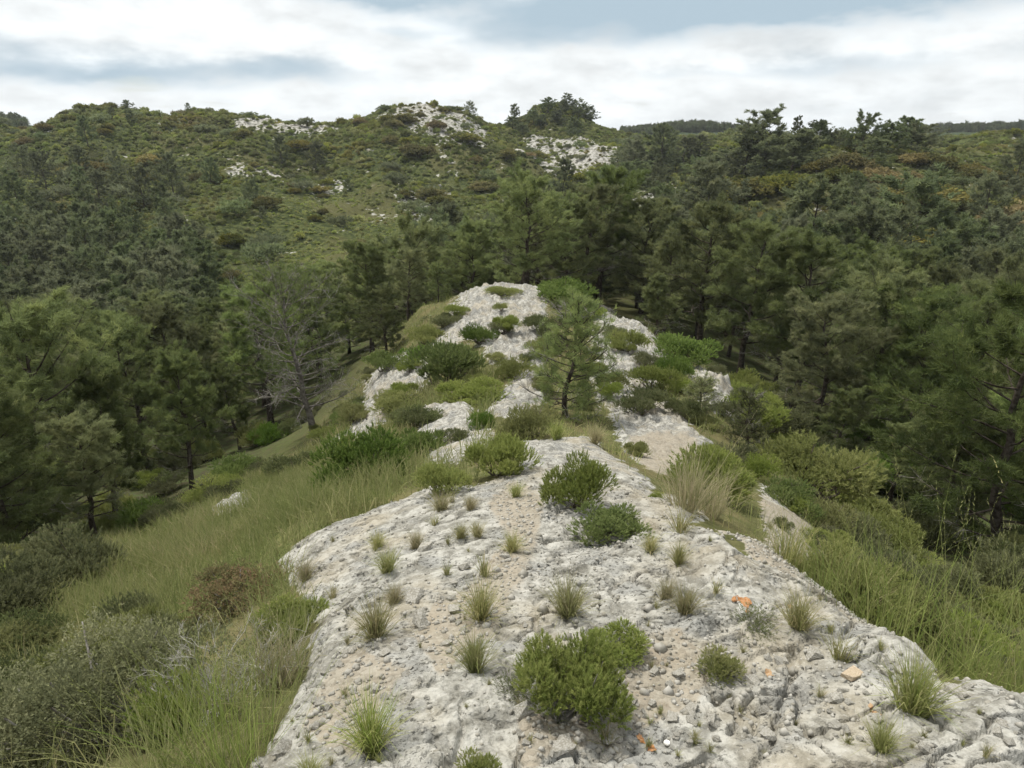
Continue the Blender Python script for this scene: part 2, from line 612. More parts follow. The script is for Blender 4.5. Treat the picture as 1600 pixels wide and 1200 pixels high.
def near_ground_material():
    m, k, o = material('limestone_and_soil')
    geo = k.n('ShaderNodeNewGeometry')
    pos = geo.outputs['Position']
    rk = attr(k, 'rock'); so = attr(k, 'soil'); md = attr(k, 'meadow'); wd = attr(k, 'wood')
    a = k.noise(pos, 1.3, 3, .6); b = k.noise(pos, 9, 4, .65); c = k.noise(pos, 42, 3, .7); d = k.noise(pos, 3.4, 3, .6)
    lime = k.mix(k.step(b, .36, .64), rgb(.175, .168, .145), rgb(.375, .365, .33))
    lime = k.mix(k.math('MULTIPLY', k.step(a, .46, .64), .60), lime, rgb(.295, .26, .195))
    lime = k.mix(k.math('MULTIPLY', k.step(d, .50, .64), .65), lime, rgb(.205, .205, .195))
    lime = k.mix(k.math('MULTIPLY', k.step(c, .56, .70), .45), lime, rgb(.44, .43, .40))
    spots = k.math('MULTIPLY', k.step(c, .46, .38), k.step(d, .45, .56))
    lime = k.mix(k.math('MULTIPLY', spots, .9), lime, rgb(.07, .068, .06))
    vo = k.n('ShaderNodeTexVoronoi', feature='F1'); vo.inputs['Scale'].default_value = 46
    k.l(pos, vo.inputs['Vector'])
    sc = k.n('ShaderNodeSeparateColor'); k.l(vo.outputs['Color'], sc.inputs[0])
    soil = k.mix(sc.outputs[0], rgb(.20, .172, .13), rgb(.33, .30, .245))
    soil = k.mix(k.step(b, .42, .7), soil, rgb(.255, .215, .16))
    litter = k.mix(b, rgb(.05, .045, .024), rgb(.14, .12, .065))
    grass = k.mix(k.step(b, .35, .65), rgb(.06, .08, .026), rgb(.125, .135, .052))
    grass = k.mix(k.step(a, .46, .66), grass, rgb(.15, .135, .065))
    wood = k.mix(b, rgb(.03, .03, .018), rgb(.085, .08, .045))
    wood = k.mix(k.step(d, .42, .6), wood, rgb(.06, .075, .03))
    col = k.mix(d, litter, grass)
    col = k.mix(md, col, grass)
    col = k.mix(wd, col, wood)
    stone = k.mix(k.math('MULTIPLY', k.step(k.math('ADD', so, k.math('MULTIPLY', k.math('SUBTRACT', b, .5), .9)), .35, .75), .8), lime, soil)
    edge = k.math('ADD', rk, k.math('MULTIPLY', k.math('SUBTRACT', b, .5), 1.3))
    edge = k.math('ADD', edge, k.math('MULTIPLY', k.math('SUBTRACT', d, .5), 1.3))
    col = k.mix(k.step(edge, .40, .60), col, stone)
    hgt = k.math('ADD', k.math('MULTIPLY', b, .9), k.math('MULTIPLY', c, .7))
    hgt = k.math('ADD', hgt, k.math('MULTIPLY', k.math('SUBTRACT', .6, vo.outputs['Distance']), .35))
    return finish_ground(m, k, o, col, hgt, .022)


def far_ground_material():
    m, k, o = material('scrub_covered_hillside')
    geo = k.n('ShaderNodeNewGeometry')
    pos = geo.outputs['Position']
    hr = attr(k, 'hillrock')
    h1 = k.noise(pos, .045, 3, .6); h2 = k.noise(pos, .30, 3, .65); h3 = k.noise(pos, 1.3, 3, .65)
    scrub = k.mix(k.step(h3, .40, .60), rgb(.03, .038, .016), rgb(.075, .085, .034))
    scrub = k.mix(k.math('MULTIPLY', k.step(h1, .47, .60), .6), scrub, rgb(.095, .088, .042))
    scrub = k.mix(k.math('MULTIPLY', k.step(h2, .64, .74), .6), scrub, rgb(.24, .22, .175))
    white = k.mix(k.step(h3, .40, .58), rgb(.12, .115, .095), rgb(.36, .35, .32))
    e = k.math('ADD', hr, k.math('MULTIPLY', k.math('SUBTRACT', h2, .5), 2.2))
    e = k.math('ADD', e, k.math('MULTIPLY', k.math('SUBTRACT', h3, .5), 1.6))
    col = k.mix(k.step(e, .45, .60), scrub, white)
    col = k.mix(attr(k, 'distant'), col, rgb(.045, .058, .032))
    return finish_ground(m, k, o, col, h3, .4)


# ------------------------------------------------------------------ the ground sheet
def build_ground():
    az = np.concatenate([np.linspace(-50, 50, 540), np.linspace(52, 308, 90)[1:-1]]) * math.pi / 180
    rad = np.concatenate([np.geomspace(.45, 1.25, 16), np.geomspace(1.25, 5.5, 560)[1:], np.geomspace(5.5, 60, 330)[1:], np.geomspace(60, 420, 130)[1:], np.geomspace(420, 2500, 24)[1:]])
    A_, R_ = np.meshgrid(az, rad)
    X = (R_ * np.sin(A_)); Y = (R_ * np.cos(A_))
    z, rk, so, hr = ground(X, Y, True)
    x, y = X.ravel(), Y.ravel()
    r = np.sqrt(x * x + y * y)
    nr, na = X.shape
    i = np.arange(nr - 1)[:, None]; j = np.arange(na)[None]
    j2 = (j + 1) % na
    q = np.stack([(i * na + j), (i * na + j2), ((i + 1) * na + j2), ((i + 1) * na + j)], -1).reshape(-1, 4)[:, ::-1]
    V = np.stack([x, y, z.ravel()], -1)
    V = np.concatenate([V, [[0, 0, z[0].mean()]]])
    c = len(V) - 1
    cap = np.stack([np.full(na, c), np.arange(na), (np.arange(na) + 1) % na], -1)[:, ::-1]
    md = MEADOW(x, y)
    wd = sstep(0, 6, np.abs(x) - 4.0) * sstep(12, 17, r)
    ex = lambda a: np.concatenate([a.ravel(), [a.ravel()[0]]])
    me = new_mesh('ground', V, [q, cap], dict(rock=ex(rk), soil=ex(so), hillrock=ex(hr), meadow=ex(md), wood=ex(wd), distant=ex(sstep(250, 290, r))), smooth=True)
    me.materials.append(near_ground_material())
    me.materials.append(far_ground_material())
    mi = np.concatenate([np.repeat((rad[:-1] > 64).astype(np.int32), na), np.zeros(na, np.int32)])
    me.polygons.foreach_set('material_index', mi)
    g = link('ground', me)
    g['kind'] = 'structure'
    return g


GROUND = build_ground()


# ------------------------------------------------------------------ foliage materials
def foliage(name, cols, trans=.28, vary=.35, patches=False):
    """cols: base colours along the tint attribute"""
    m, k, o = material(name)
    t = attr(k, 'tint')
    ramp = k.n('ShaderNodeValToRGB')
    cr = ramp.color_ramp
    for i_, c in enumerate(cols):
        p_ = i_ / (len(cols) - 1)
        e = cr.elements[i_] if i_ < 2 else cr.elements.new(p_)
        e.position = p_
    for i_, c in enumerate(cols):
        cr.elements[i_].position = i_ / (len(cols) - 1)
        cr.elements[i_].color = rgb(*c)
    k.l(t, ramp.inputs[0])
    oi = k.n('ShaderNodeObjectInfo')
    hs = k.n('ShaderNodeHueSaturation')
    k.l(ramp.outputs[0], hs.inputs['Color'])
    k.l(k.step(oi.outputs['Random'], 0, 1, 1 - vary, 1 + vary, smooth=False), hs.inputs['Value'])
    if patches:
        # kinds of scrub grow in patches
        p1 = k.noise(oi.outputs['Location'], .035, 2, .6); p2 = k.noise(oi.outputs['Location'], .11, 2, .6)
        c_ = k.mix(k.math('MULTIPLY', k.step(p2, .52, .66), .7), ramp.outputs[0], rgb(.29, .30, .07))
        c_ = k.mix(k.math('MULTIPLY', k.step(p1, .56, .70), .7), c_, rgb(.25, .20, .07))
        c_ = k.mix(k.math('MULTIPLY', k.step(p1, .42, .32), .6), c_, rgb(.10, .125, .05))
        k.l(c_, hs.inputs['Color'])
    rnd2 = k.math('FRACT', k.math('MULTIPLY', oi.outputs['Random'], 37.7))
    k.l(k.step(rnd2, 0, 1, .483, .517, smooth=False), hs.inputs['Hue'])
    k.l(k.step(rnd2, 0, 1, .80, 1.08, smooth=False), hs.inputs['Saturation'])
    d = k.n('ShaderNodeBsdfDiffuse')
    k.l(hs.outputs[0], d.inputs['Color'])
    tr = k.n('ShaderNodeBsdfTranslucent')
    k.l(hs.outputs[0], tr.inputs['Color'])
    mx = k.n('ShaderNodeMixShader')
    mx.inputs[0].default_value = trans
    k.l(d.outputs[0], mx.inputs[1]); k.l(tr.outputs[0], mx.inputs[2])
    k.l(mx.outputs[0], o.inputs['Surface'])
    return m


def simple(name, c1, c2, scale=8, bump=0):
    m, k, o = material(name)
    tcn = k.n('ShaderNodeTexCoord')
    nz = k.noise(tcn.outputs['Object'], scale, 3, .65)
    d = k.n('ShaderNodeBsdfDiffuse')
    k.l(k.mix(k.step(nz, .35, .65), rgb(*c1), rgb(*c2)), d.inputs['Color'])
    if bump:
        b = k.n('ShaderNodeBump'); b.inputs['Distance'].default_value = bump
        b.inputs['Strength'].default_value = .8
        k.l(nz, b.inputs['Height']); k.l(b.outputs[0], d.inputs['Normal'])
    k.l(d.outputs[0], o.inputs['Surface'])
    return m


M = dict(
    pine=foliage('pine_needles', [(.112, .138, .058), (.178, .206, .082), (.26, .28, .105)], trans=.42),
    pine_far=foliage('pine_needles_grey', [(.112, .136, .074), (.165, .190, .096), (.222, .242, .112)], trans=.42, vary=.28),
    juniper=foliage('juniper_scales', [(.095, .150, .034), (.155, .220, .050), (.235, .300, .080)], trans=.40, vary=.2),
    gorse=foliage('grey_green_leaves', [(.150, .185, .052), (.235, .265, .075), (.32, .335, .11)], trans=.40, vary=.2),
    olive=foliage('dull_olive_leaves', [(.105, .120, .055), (.170, .185, .080), (.23, .24, .12)], trans=.38, vary=.2),
    rust=foliage('reddish_leaves', [(.11, .12, .045), (.18, .15, .06), (.24, .145, .075)], trans=.38, vary=.15),
    oak=foliage('oak_leaves', [(.075, .088, .028), (.145, .145, .042), (.23, .20, .060)], trans=.36, vary=.35),
    ochre=foliage('ochre_oak_leaves', [(.13, .115, .045), (.20, .172, .060), (.265, .21, .080)], trans=.36, vary=.3),
    fresh=foliage('fresh_green_sprigs', [(.15, .20, .045), (.235, .275, .070), (.33, .345, .11)], trans=.42, vary=.06),
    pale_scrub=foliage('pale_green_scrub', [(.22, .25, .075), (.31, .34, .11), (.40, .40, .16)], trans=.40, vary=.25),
    pale_twig=simple('bleached_twigs', (.26, .245, .22), (.42, .40, .36), 12),
    scrub=foliage('scrub_leaves', [(.135, .160, .055), (.220, .245, .085), (.295, .31, .125)], trans=.36, vary=.3, patches=True),
    grass=foliage('dry_grass', [(.15, .185, .055), (.25, .26, .10), (.40, .345, .19)], trans=.42, vary=.2),
    green_grass=foliage('green_grass', [(.16, .205, .055), (.25, .28, .085), (.36, .34, .16)], trans=.42, vary=.15),
    bark=simple('pine_bark', (.035, .028, .022), (.10, .085, .07), 9, .02),
    grey_bark=simple('grey_bark', (.10, .09, .08), (.22, .20, .18), 9, .02),
    grey_wood=simple('weathered_grey_wood', (.17, .155, .135), (.34, .32, .29), 12),
    stem=simple('woody_stem', (.09, .075, .055), (.20, .17, .13), 14),
    stone=simple('loose_limestone', (.23, .215, .18), (.37, .355, .32), 11, .01),
    tan_stone=simple('tan_limestone', (.38, .30, .21), (.48, .40, .30), 14, .01),
    orange=simple('orange_paint', (.30, .135, .05), (.36, .22, .125), 120),
    faded_orange=simple('faded_orange_paint', (.30, .18, .09), (.36, .27, .18), 120),
    white=simple('white_paint', (.36, .35, .32), (.46, .45, .42), 90),
    shell=simple('bleached_shell', (.70, .68, .63), (.82, .80, .77), 90),
)


# ------------------------------------------------------------------ plant geometry
def nrm(a):
    return a / (np.linalg.norm(a, axis=-1, keepdims=True) + 1e-9)


class MB:
    def __init__(s):
        s.V = []; s.T = []; s.a = []; s.n = 0

    def add(s, V, T, tint):
        s.V.append(np.asarray(V, float)); s.T.append(np.asarray(T) + s.n); s.a.append(np.broadcast_to(tint, (len(V),)))
        s.n += len(V)

    def tube(s, pts, rad, sides=4, tint=.5):
        pts = np.asarray(pts, float); m_ = len(pts)
        tan = nrm(np.gradient(pts, axis=0))
        ref = np.array([.31, .95, .05]) if abs(tan[0, 1]) < .8 else np.array([1., 0, .1])
        a = nrm(np.cross(tan, ref)); b = np.cross(tan, a)
        th = np.arange(sides) * 2 * math.pi / sides
        ring = a[:, None] * np.cos(th)[None, :, None] + b[:, None] * np.sin(th)[None, :, None]
        V = (pts[:, None] + ring * np.asarray(rad, float)[:, None, None]).reshape(-1, 3)
        T = []
        for i_ in range(m_ - 1):
            for j_ in range(sides):
                p0 = i_ * sides + j_; p1 = i_ * sides + (j_ + 1) % sides
                T.append((p0, p1, p1 + sides)); T.append((p0, p1 + sides, p0 + sides))
        s.add(V, T, tint)

    def needles(s, Pn, Dn, k, L, Wd, spread, up, rg, tint, jit=.15):
        m_ = len(Pn)
        D = np.repeat(Dn, k, 0) + rg.normal(0, spread, (m_ * k, 3)); D[:, 2] += up
        D = nrm(D)
        l_ = (L * rg.uniform(.6, 1.2, m_ * k))[:, None]
        B = np.repeat(Pn, k, 0) + rg.normal(0, L * jit, (m_ * k, 3))
        side = nrm(np.cross(D, rg.normal(size=D.shape))) * Wd * .5
        V = np.stack([B - side, B + side, B + D * l_], 1).reshape(-1, 3)
        T = np.arange(m_ * k * 3).reshape(-1, 3)
        t = np.clip(np.repeat(np.repeat(np.broadcast_to(tint, (m_,)), k) + rg.normal(0, .08, m_ * k), 3), 0, 1)
        s.add(V, T, t)

    def leaves(s, Pn, Dn, k, L, Wd, spread, up, rg, tint, jit=.3):
        """diamond leaves (two triangles)"""
        m_ = len(Pn)
        D = np.repeat(Dn, k, 0) + rg.normal(0, spread, (m_ * k, 3)); D[:, 2] += up
        D = nrm(D)
        l_ = (L * rg.uniform(.6, 1.2, m_ * k))[:, None]
        B = np.repeat(Pn, k, 0) + rg.normal(0, L * jit, (m_ * k, 3))
        side = nrm(np.cross(D, rg.normal(size=D.shape))) * Wd * .5
        V = np.stack([B, B + D * l_ * .5 + side, B + D * l_, B + D * l_ * .5 - side], 1).reshape(-1, 3)
        q = np.arange(m_ * k)[:, None] * 4
        T = np.concatenate([q + [0, 1, 2], q + [0, 2, 3]])
        t = np.clip(np.repeat(np.repeat(np.broadcast_to(tint, (m_,)), k) + rg.normal(0, .08, m_ * k), 4), 0, 1)
        s.add(V, T, t)

    def blades(s, B, az_, lean, L, Wd, droop, rg, tint):
        m_ = len(B)
        hd = np.stack([np.cos(az_), np.sin(az_), np.zeros(m_)], -1)
        zz = np.array([0, 0, 1.])
        d1 = hd * np.sin(lean)[:, None] + zz * np.cos(lean)[:, None]
        l2 = lean + droop
        d2 = hd * np.sin(l2)[:, None] + zz * np.cos(l2)[:, None]
        mid = B + d1 * (L * .55)[:, None]; tip = mid + d2 * (L * .5)[:, None]
        th = rg.uniform(0, math.pi, m_)
        side = np.stack([np.cos(th), np.sin(th), np.zeros(m_)], -1) * (np.broadcast_to(Wd, (m_,)) * .5)[:, None]
        V = np.stack([B - side, B + side, mid - side * .8, mid + side * .8, tip], 1).reshape(-1, 3)
        q = np.arange(m_)[:, None] * 5
        T = np.concatenate([q + [0, 1, 3], q + [0, 3, 2], q + [2, 3, 4]])
        s.add(V, T, np.clip(np.repeat(np.broadcast_to(tint, (m_,)), 5), 0, 1))
        return tip, d2

    def mesh(s, name, mat, smooth=False):
        me = new_mesh(name, np.concatenate(s.V), [np.concatenate(s.T)], dict(tint=np.concatenate(s.a)), smooth)
        me.materials.append(mat)
        return me


def make_pine(seed, h, cr, nl, nsub, ntuft, k, L, Wd, bare=.28, lean=.06, cone=False, mat='pine', dead=0, open_=.0, sides=5, bark='bark', deadlow=.38, foot=.55):
    """trunk with limbs, needles in tufts on the branch ends, bare lower twigs -> dict of meshes"""
    rg = np.random.default_rng(seed)
    wood = MB(); need = MB(); twig = MB()
    nseg = 9
    t = np.linspace(0, 1, nseg)
    wand = np.cumsum(rg.normal(0, .012 * h, (nseg, 2)), 0); wand[0] = 0
    la = rg.uniform(0, 6.28)
    tr = np.stack([wand[:, 0] + math.cos(la) * lean * h * t, wand[:, 1] + math.sin(la) * lean * h * t, t * h * .95 - .15 * (t == 0)], -1)
    r0 = .020 * h
    wood.tube(tr, r0 * ((1 - t) ** .8) * np.where(t == 0, 1.25, 1) + .006, max(sides, 5))

    def on(tq):
        return np.array([np.interp(tq, t, tr[:, c]) for c in range(3)])
    for i_ in range(nl):
        tq = bare + (.985 - bare) * ((i_ + rg.uniform(0, .9)) / nl)
        s_ = (tq - bare) / (1 - bare)
        if cone:
            prof = (1 - s_) * .95 + .10
        else:
            prof = (foot + (1.3 - foot) * s_) * max(1 - s_, .0) ** .52 + .16
        ln = cr * prof * rg.uniform(.62, 1.22)
        a = i_ * 2.39996 + rg.uniform(-.5, .5)
        elv = math.radians((3 + 42 * s_ ** 1.3) + rg.uniform(-12, 14))
        b0 = on(tq)
        d = np.array([math.cos(a) * math.cos(elv), math.sin(a) * math.cos(elv), math.sin(elv)])
        q = np.linspace(0, 1, 5)
        bow = rg.normal(0, .07, 3) * ln
        lp = b0 + d * (q * ln)[:, None] + np.array([0, 0, 1.]) * (ln * .20 * q ** 2)[:, None] + bow * (np.sin(q * math.pi))[:, None]
        lr = (.0055 * h * (1 - .6 * s_)) * (1 - q) + .004
        wood.tube(lp, lr, 4 if sides > 4 else 3)
        is_dead = (s_ < .22 and rg.uniform() < deadlow + dead) or rg.uniform() < dead
        for j_ in range(nsub):
            qq = .28 + .72 * (j_ + rg.uniform(.2, 1)) / nsub
            sb = np.array([np.interp(qq, q, lp[:, c]) for c in range(3)])
            sd = d * rg.uniform(.5, 1.0) + rg.normal(0, .62, 3); sd[2] += .22
            sd = nrm(sd)
            sl = ln * rg.uniform(.20, .42) * (1.15 - .5 * qq) + .10
            mid = sb + sd * sl * .5 + rg.normal(0, .04 * sl, 3)
            end = sb + sd * sl + np.array([0, 0, sl * .12])
            (twig if is_dead else wood).tube([sb, mid, end], [.0045 + .0015 * h * .3, .004, .002], 3)
            if is_dead:
                for _ in range(3):
                    e2 = mid + nrm(sd + rg.normal(0, .8, 3)) * sl * rg.uniform(.3, .7)
                    twig.tube([mid, e2], [.003, .0015], 3)
                if rg.uniform() < .75:
                    continue
            if rg.uniform() < open_:
                continue
            m_ = max(2, int(ntuft * rg.uniform(.5, 1.4)))
            f = rg.uniform(.25, 1.05, m_)
            Pn = sb + (end - sb) * f[:, None] + rg.normal(0, 1, (m_, 3)) * np.array([.20, .20, .13]) * (sl * .75)
            Dn = nrm(np.broadcast_to(sd, (m_, 3)) + rg.normal(0, .4, (m_, 3)))
            need.needles(Pn, Dn, k, L, Wd, .55, .28, rg, np.clip(rg.normal(.45, .18), 0, 1) + rg.normal(0, .10, m_))
    # leader
    Pn = on(1.0) + rg.normal(0, 1, (ntuft * 3, 3)) * np.array([.07, .07, .12]) * cr
    need.needles(Pn, np.tile([0, 0, 1.], (len(Pn), 1)), k, L, Wd, .6, .3, rg, .55)
    res = dict(trunk=wood.mesh('pine_trunk', M[bark], True), crown=need.mesh('pine_crown', M[mat]))
    if twig.V:
        res['dead_twigs'] = twig.mesh('pine_dead_twigs', M['grey_wood'])
    return res, h


def make_shrub(seed, mat, n_, k, L, Wd, lobes=7, spike=False, leaf='needle', up=.5, shell=.62, stem='stem', flat=1.0, spread=.5, stems=9, lobe_r=(.26, .46)):
    """unit shrub: about 1 high and 1.3 wide"""
    rg = np.random.default_rng(seed)
    fo = MB(); st = MB()
    C, Rr = [], []
    for i_ in range(lobes):
        a = rg.uniform(0, 6.28); rr = .50 * math.sqrt(rg.uniform(0, 1))
        C.append([rr * math.cos(a), rr * math.sin(a), rg.uniform(.22, .60) * (1 - .5 * rr)]); Rr.append(rg.uniform(*lobe_r))
    C.append([0, 0, .30]); Rr.append(.36)
    C = np.array(C); Rr = np.array(Rr)
    li = rg.integers(0, len(C), n_)
    d = nrm(rg.normal(0, 1, (n_, 3))); d[:, 2] = np.abs(d[:, 2]) * 1.0 - .25 * (rg.uniform(0, 1, n_) < .5)
    d = nrm(d)
    rad = Rr[li] * (shell + (1 - shell) * rg.uniform(0, 1, n_) ** .7) * rg.uniform(.85, 1.12, n_)
    Pn = C[li] + d * rad[:, None]
    Pn[:, 2] = np.maximum(Pn[:, 2] * flat, rg.uniform(.0, .10, n_))
    lt = rg.normal(.45, .15, len(C))
    Dn = nrm(d + np.array([0, 0, up]))
    tint = lt[li] + rg.normal(0, .14, n_)
    if spike:
        # upright sprigs: several whorls along each shoot
        for q in (0, .35, .7):
            fo.needles(Pn + Dn * (q * L * 1.6), Dn, k, L, Wd, spread * (1 - q * .4), .1, rg, tint + q * .22, jit=.08)
    elif leaf == 'leaf':
        fo.leaves(Pn, Dn, k, L, Wd, spread, .1, rg, tint)
    else:
        fo.needles(Pn, Dn, k, L, Wd, spread, .1, rg, tint)
    for i_ in range(stems):
        c = C[i_ % len(C)]; r_ = Rr[i_ % len(C)]
        b = np.array([rg.normal(0, .06), rg.normal(0, .06), -.06])
        m1 = b * .5 + c * .5 + rg.normal(0, .06, 3); e = c + nrm(rg.normal(0, 1, 3) + [0, 0, .8]) * r_ * .9
        e[2] = max(e[2], .05) * flat; m1[2] = max(.1, m1[2]) * flat
        st.tube([b, m1, e], [.022, .014, .005], 4)
        for _ in range(3):
            st.tube([m1, m1 + nrm(rg.normal(0, 1, 3) + [0, 0, .6]) * r_ * .9 * np.array([1, 1, flat])], [.009, .003], 3)
    return dict(foliage=fo.mesh('shrub_foliage', M[mat]), stem=st.mesh('shrub_stems', M[stem], True))


def make_tuft(seed, n_, mat='grass', Wd=.010, rad=.10, lean=.62, droop=.55, dry=.5, Lr=(.5, 1.1), seedheads=0):
    """unit grass tuft, about 1 high"""
    rg = np.random.default_rng(seed)
    mb = MB()
    rr = rad * np.sqrt(rg.uniform(0, 1, n_)); a = rg.uniform(0, 6.28, n_)
    B = np.stack([rr * np.cos(a), rr * np.sin(a), np.full(n_, -.04)], -1)
    az_ = a + rg.normal(0, .9, n_)
    wa = rg.uniform(0, 6.28)
    B[:, :2] += (rg.integers(0, 3, n_)[:, None] - 1) * np.array([math.cos(wa), math.sin(wa)]) * rad * .8
    ln = np.abs(rg.normal(0, lean, n_)) * (.35 + .65 * rr / rad)
    mb.blades(B, az_, np.clip(ln, 0, 1.35), rg.uniform(*Lr, n_), Wd * rg.uniform(.6, 1.3, n_), np.abs(rg.normal(0, droop, n_)), rg, np.clip(rg.normal(dry, .24, n_), 0, 1))
    if seedheads:
        a = rg.uniform(0, 6.28, seedheads)
        B = np.stack([rad * .6 * np.cos(a), rad * .6 * np.sin(a), np.full(seedheads, -.04)], -1)
        tip, d2 = mb.blades(B, a + rg.normal(0, .9, seedheads), np.abs(rg.normal(.15, .32, seedheads)), rg.uniform(.9, 1.6, seedheads), Wd * .75, np.abs(rg.normal(.10, .22, seedheads)), rg, np.clip(rg.normal(.5, .2, seedheads), 0, 1))
        for q in np.linspace(0, 1, 6):
            mb.needles(tip - d2 * (q * .18), d2, 1, .035, Wd * .8, .22, 0, rg, .8, jit=.05)
    return mb.mesh('grass_blades', M[mat])


def make_dead_shrub(seed, n_=26):
    rg = np.random.default_rng(seed)
    mb = MB()

    def grow(p, d, l_, r_, dep):
        m1 = p + d * l_ * .5 + rg.normal(0, .05 * l_, 3)
        e = m1 + nrm(d + rg.normal(0, .25, 3)) * l_ * .5
        mb.tube([p, m1, e], [r_, r_ * .75, r_ * .5], 4 if dep < 2 else 3)
        if dep < 4:
            for _ in range(3 if dep else 2):
                q = rg.uniform(.35, 1)
                grow(p + (e - p) * q, nrm(d + rg.normal(0, .50, 3) + [0, 0, .12]), l_ * rg.uniform(.45, .75), r_ * .55, dep + 1)
    for _ in range(n_):
        a = rg.uniform(0, 6.28)
        grow(np.array([.12 * math.cos(a), .12 * math.sin(a), -.05]), nrm(np.array([math.cos(a) * .8, math.sin(a) * .8, rg.uniform(.5, 1.3)])), rg.uniform(.35, .55), .012, 0)
    return mb.mesh('dead_twigs', M['pale_twig'], True)


# ------------------------------------------------------------------ placing
def at(u, D):
    """stand on the ground D metres ahead, in the direction of column u"""
    x = (u - 800) / F * D
    for _ in range(6):
        z = G(x, D)
        depth = D * cp - (z - EYE) * sp
        x = (u - 800) / F * depth
    z = G(x, D)
    return np.array([x, D, z]), (D * cp - (z - EYE) * sp) / F


def top_z(D, v):
    q = (600 - v) / F
    return EYE + D * (q * cp - sp) / (cp + q * sp)


def on_ground(u, v):
    h = march(u, v, ground)
    if h is None:
        h = march(u, v, base)
        h[2] = G(h[0], h[1])
    depth = h[1] * cp - (h[2] - EYE) * sp
    return h, depth / F


def thing(name, loc, scale, rotz, label, cat, group, parts):
    o = bpy.data.objects.new(name, None)
    o.empty_display_size = .2
    COL.objects.link(o)
    o.location = loc
    o.scale = scale if hasattr(scale, '__len__') else (scale,) * 3
    o.rotation_euler = (0, 0, rotz)
    tag(o, label, cat, group)
    kids = []
    for pn, me in parts.items():
        c = bpy.data.objects.new(pn, me)
        if pn == 'dead_twigs':
            c['kind'] = 'stuff'
        COL.objects.link(c)
        c.parent = o
        kids.append(c)
    return o, kids


def single(name, me, loc, scale, rotz, label, cat, group=None):
    o = link(name, me)
    o.location = loc
    o.scale = scale if hasattr(scale, '__len__') else (scale,) * 3
    o.rotation_euler = (0, 0, rotz)
    return tag(o, label, cat, group)


# ------------------------------------------------------------------ pines
NEAR = [make_pine(101 + i, 5.5, c, nl, 9, 19, 13, .15, .0145, bare=b, open_=.08)
        for i, (c, nl, b) in enumerate([(2.0, 36, .13), (1.75, 32, .20), (2.2, 38, .10), (1.6, 32, .24)])]
FARP = [make_pine(201 + i, 5.5, c, nl, 7, 10, 8, .27, .060, bare=b, mat='pine_far', sides=3, open_=.04, deadlow=.04, foot=.85)
        for i, (c, nl, b) in enumerate([(2.1, 30, .08), (1.8, 26, .14), (2.4, 32, .06), (1.9, 28, .04), (1.55, 24, .18)])]
CONE = make_pine(301, 3.0, .85, 34, 7, 14, 11, .13, .013, bare=.10, cone=True)
YOUNG = make_pine(302, 2.2, .80, 52, 8, 6, 12, .10, .0080, bare=.02, dead=.16, open_=.12)
BARE = make_pine(303, 5.5, 2.0, 54, 15, 5, 8, .13, .011, bare=.14, dead=.55, open_=.15, bark='grey_bark')
prng = random.Random(5)
ALLP = []          # x, y of every pine so far


def put_pine(proto, loc, height, label, group, wide=1.0, name='pine_tree'):
    meshes, h0 = proto
    s_ = height / h0
    ALLP.append((loc[0], loc[1], 1.0))
    return thing(name, (loc[0], loc[1], loc[2] - .05), (s_ * wide, s_ * wide, s_), prng.uniform(0, 6.28), label, 'pine tree', group, meshes)


def pine_at(u, D, vtop, label, group, proto=None, wide=1.0, name='pine_tree'):
    loc, px = at(u, D)
    hgt = max(1.2, top_z(D, vtop) - loc[2])
    if proto is None:
        proto = prng.choice(NEAR if D < 46 else FARP)
    return put_pine(proto, loc, hgt, label, group, wide, name)


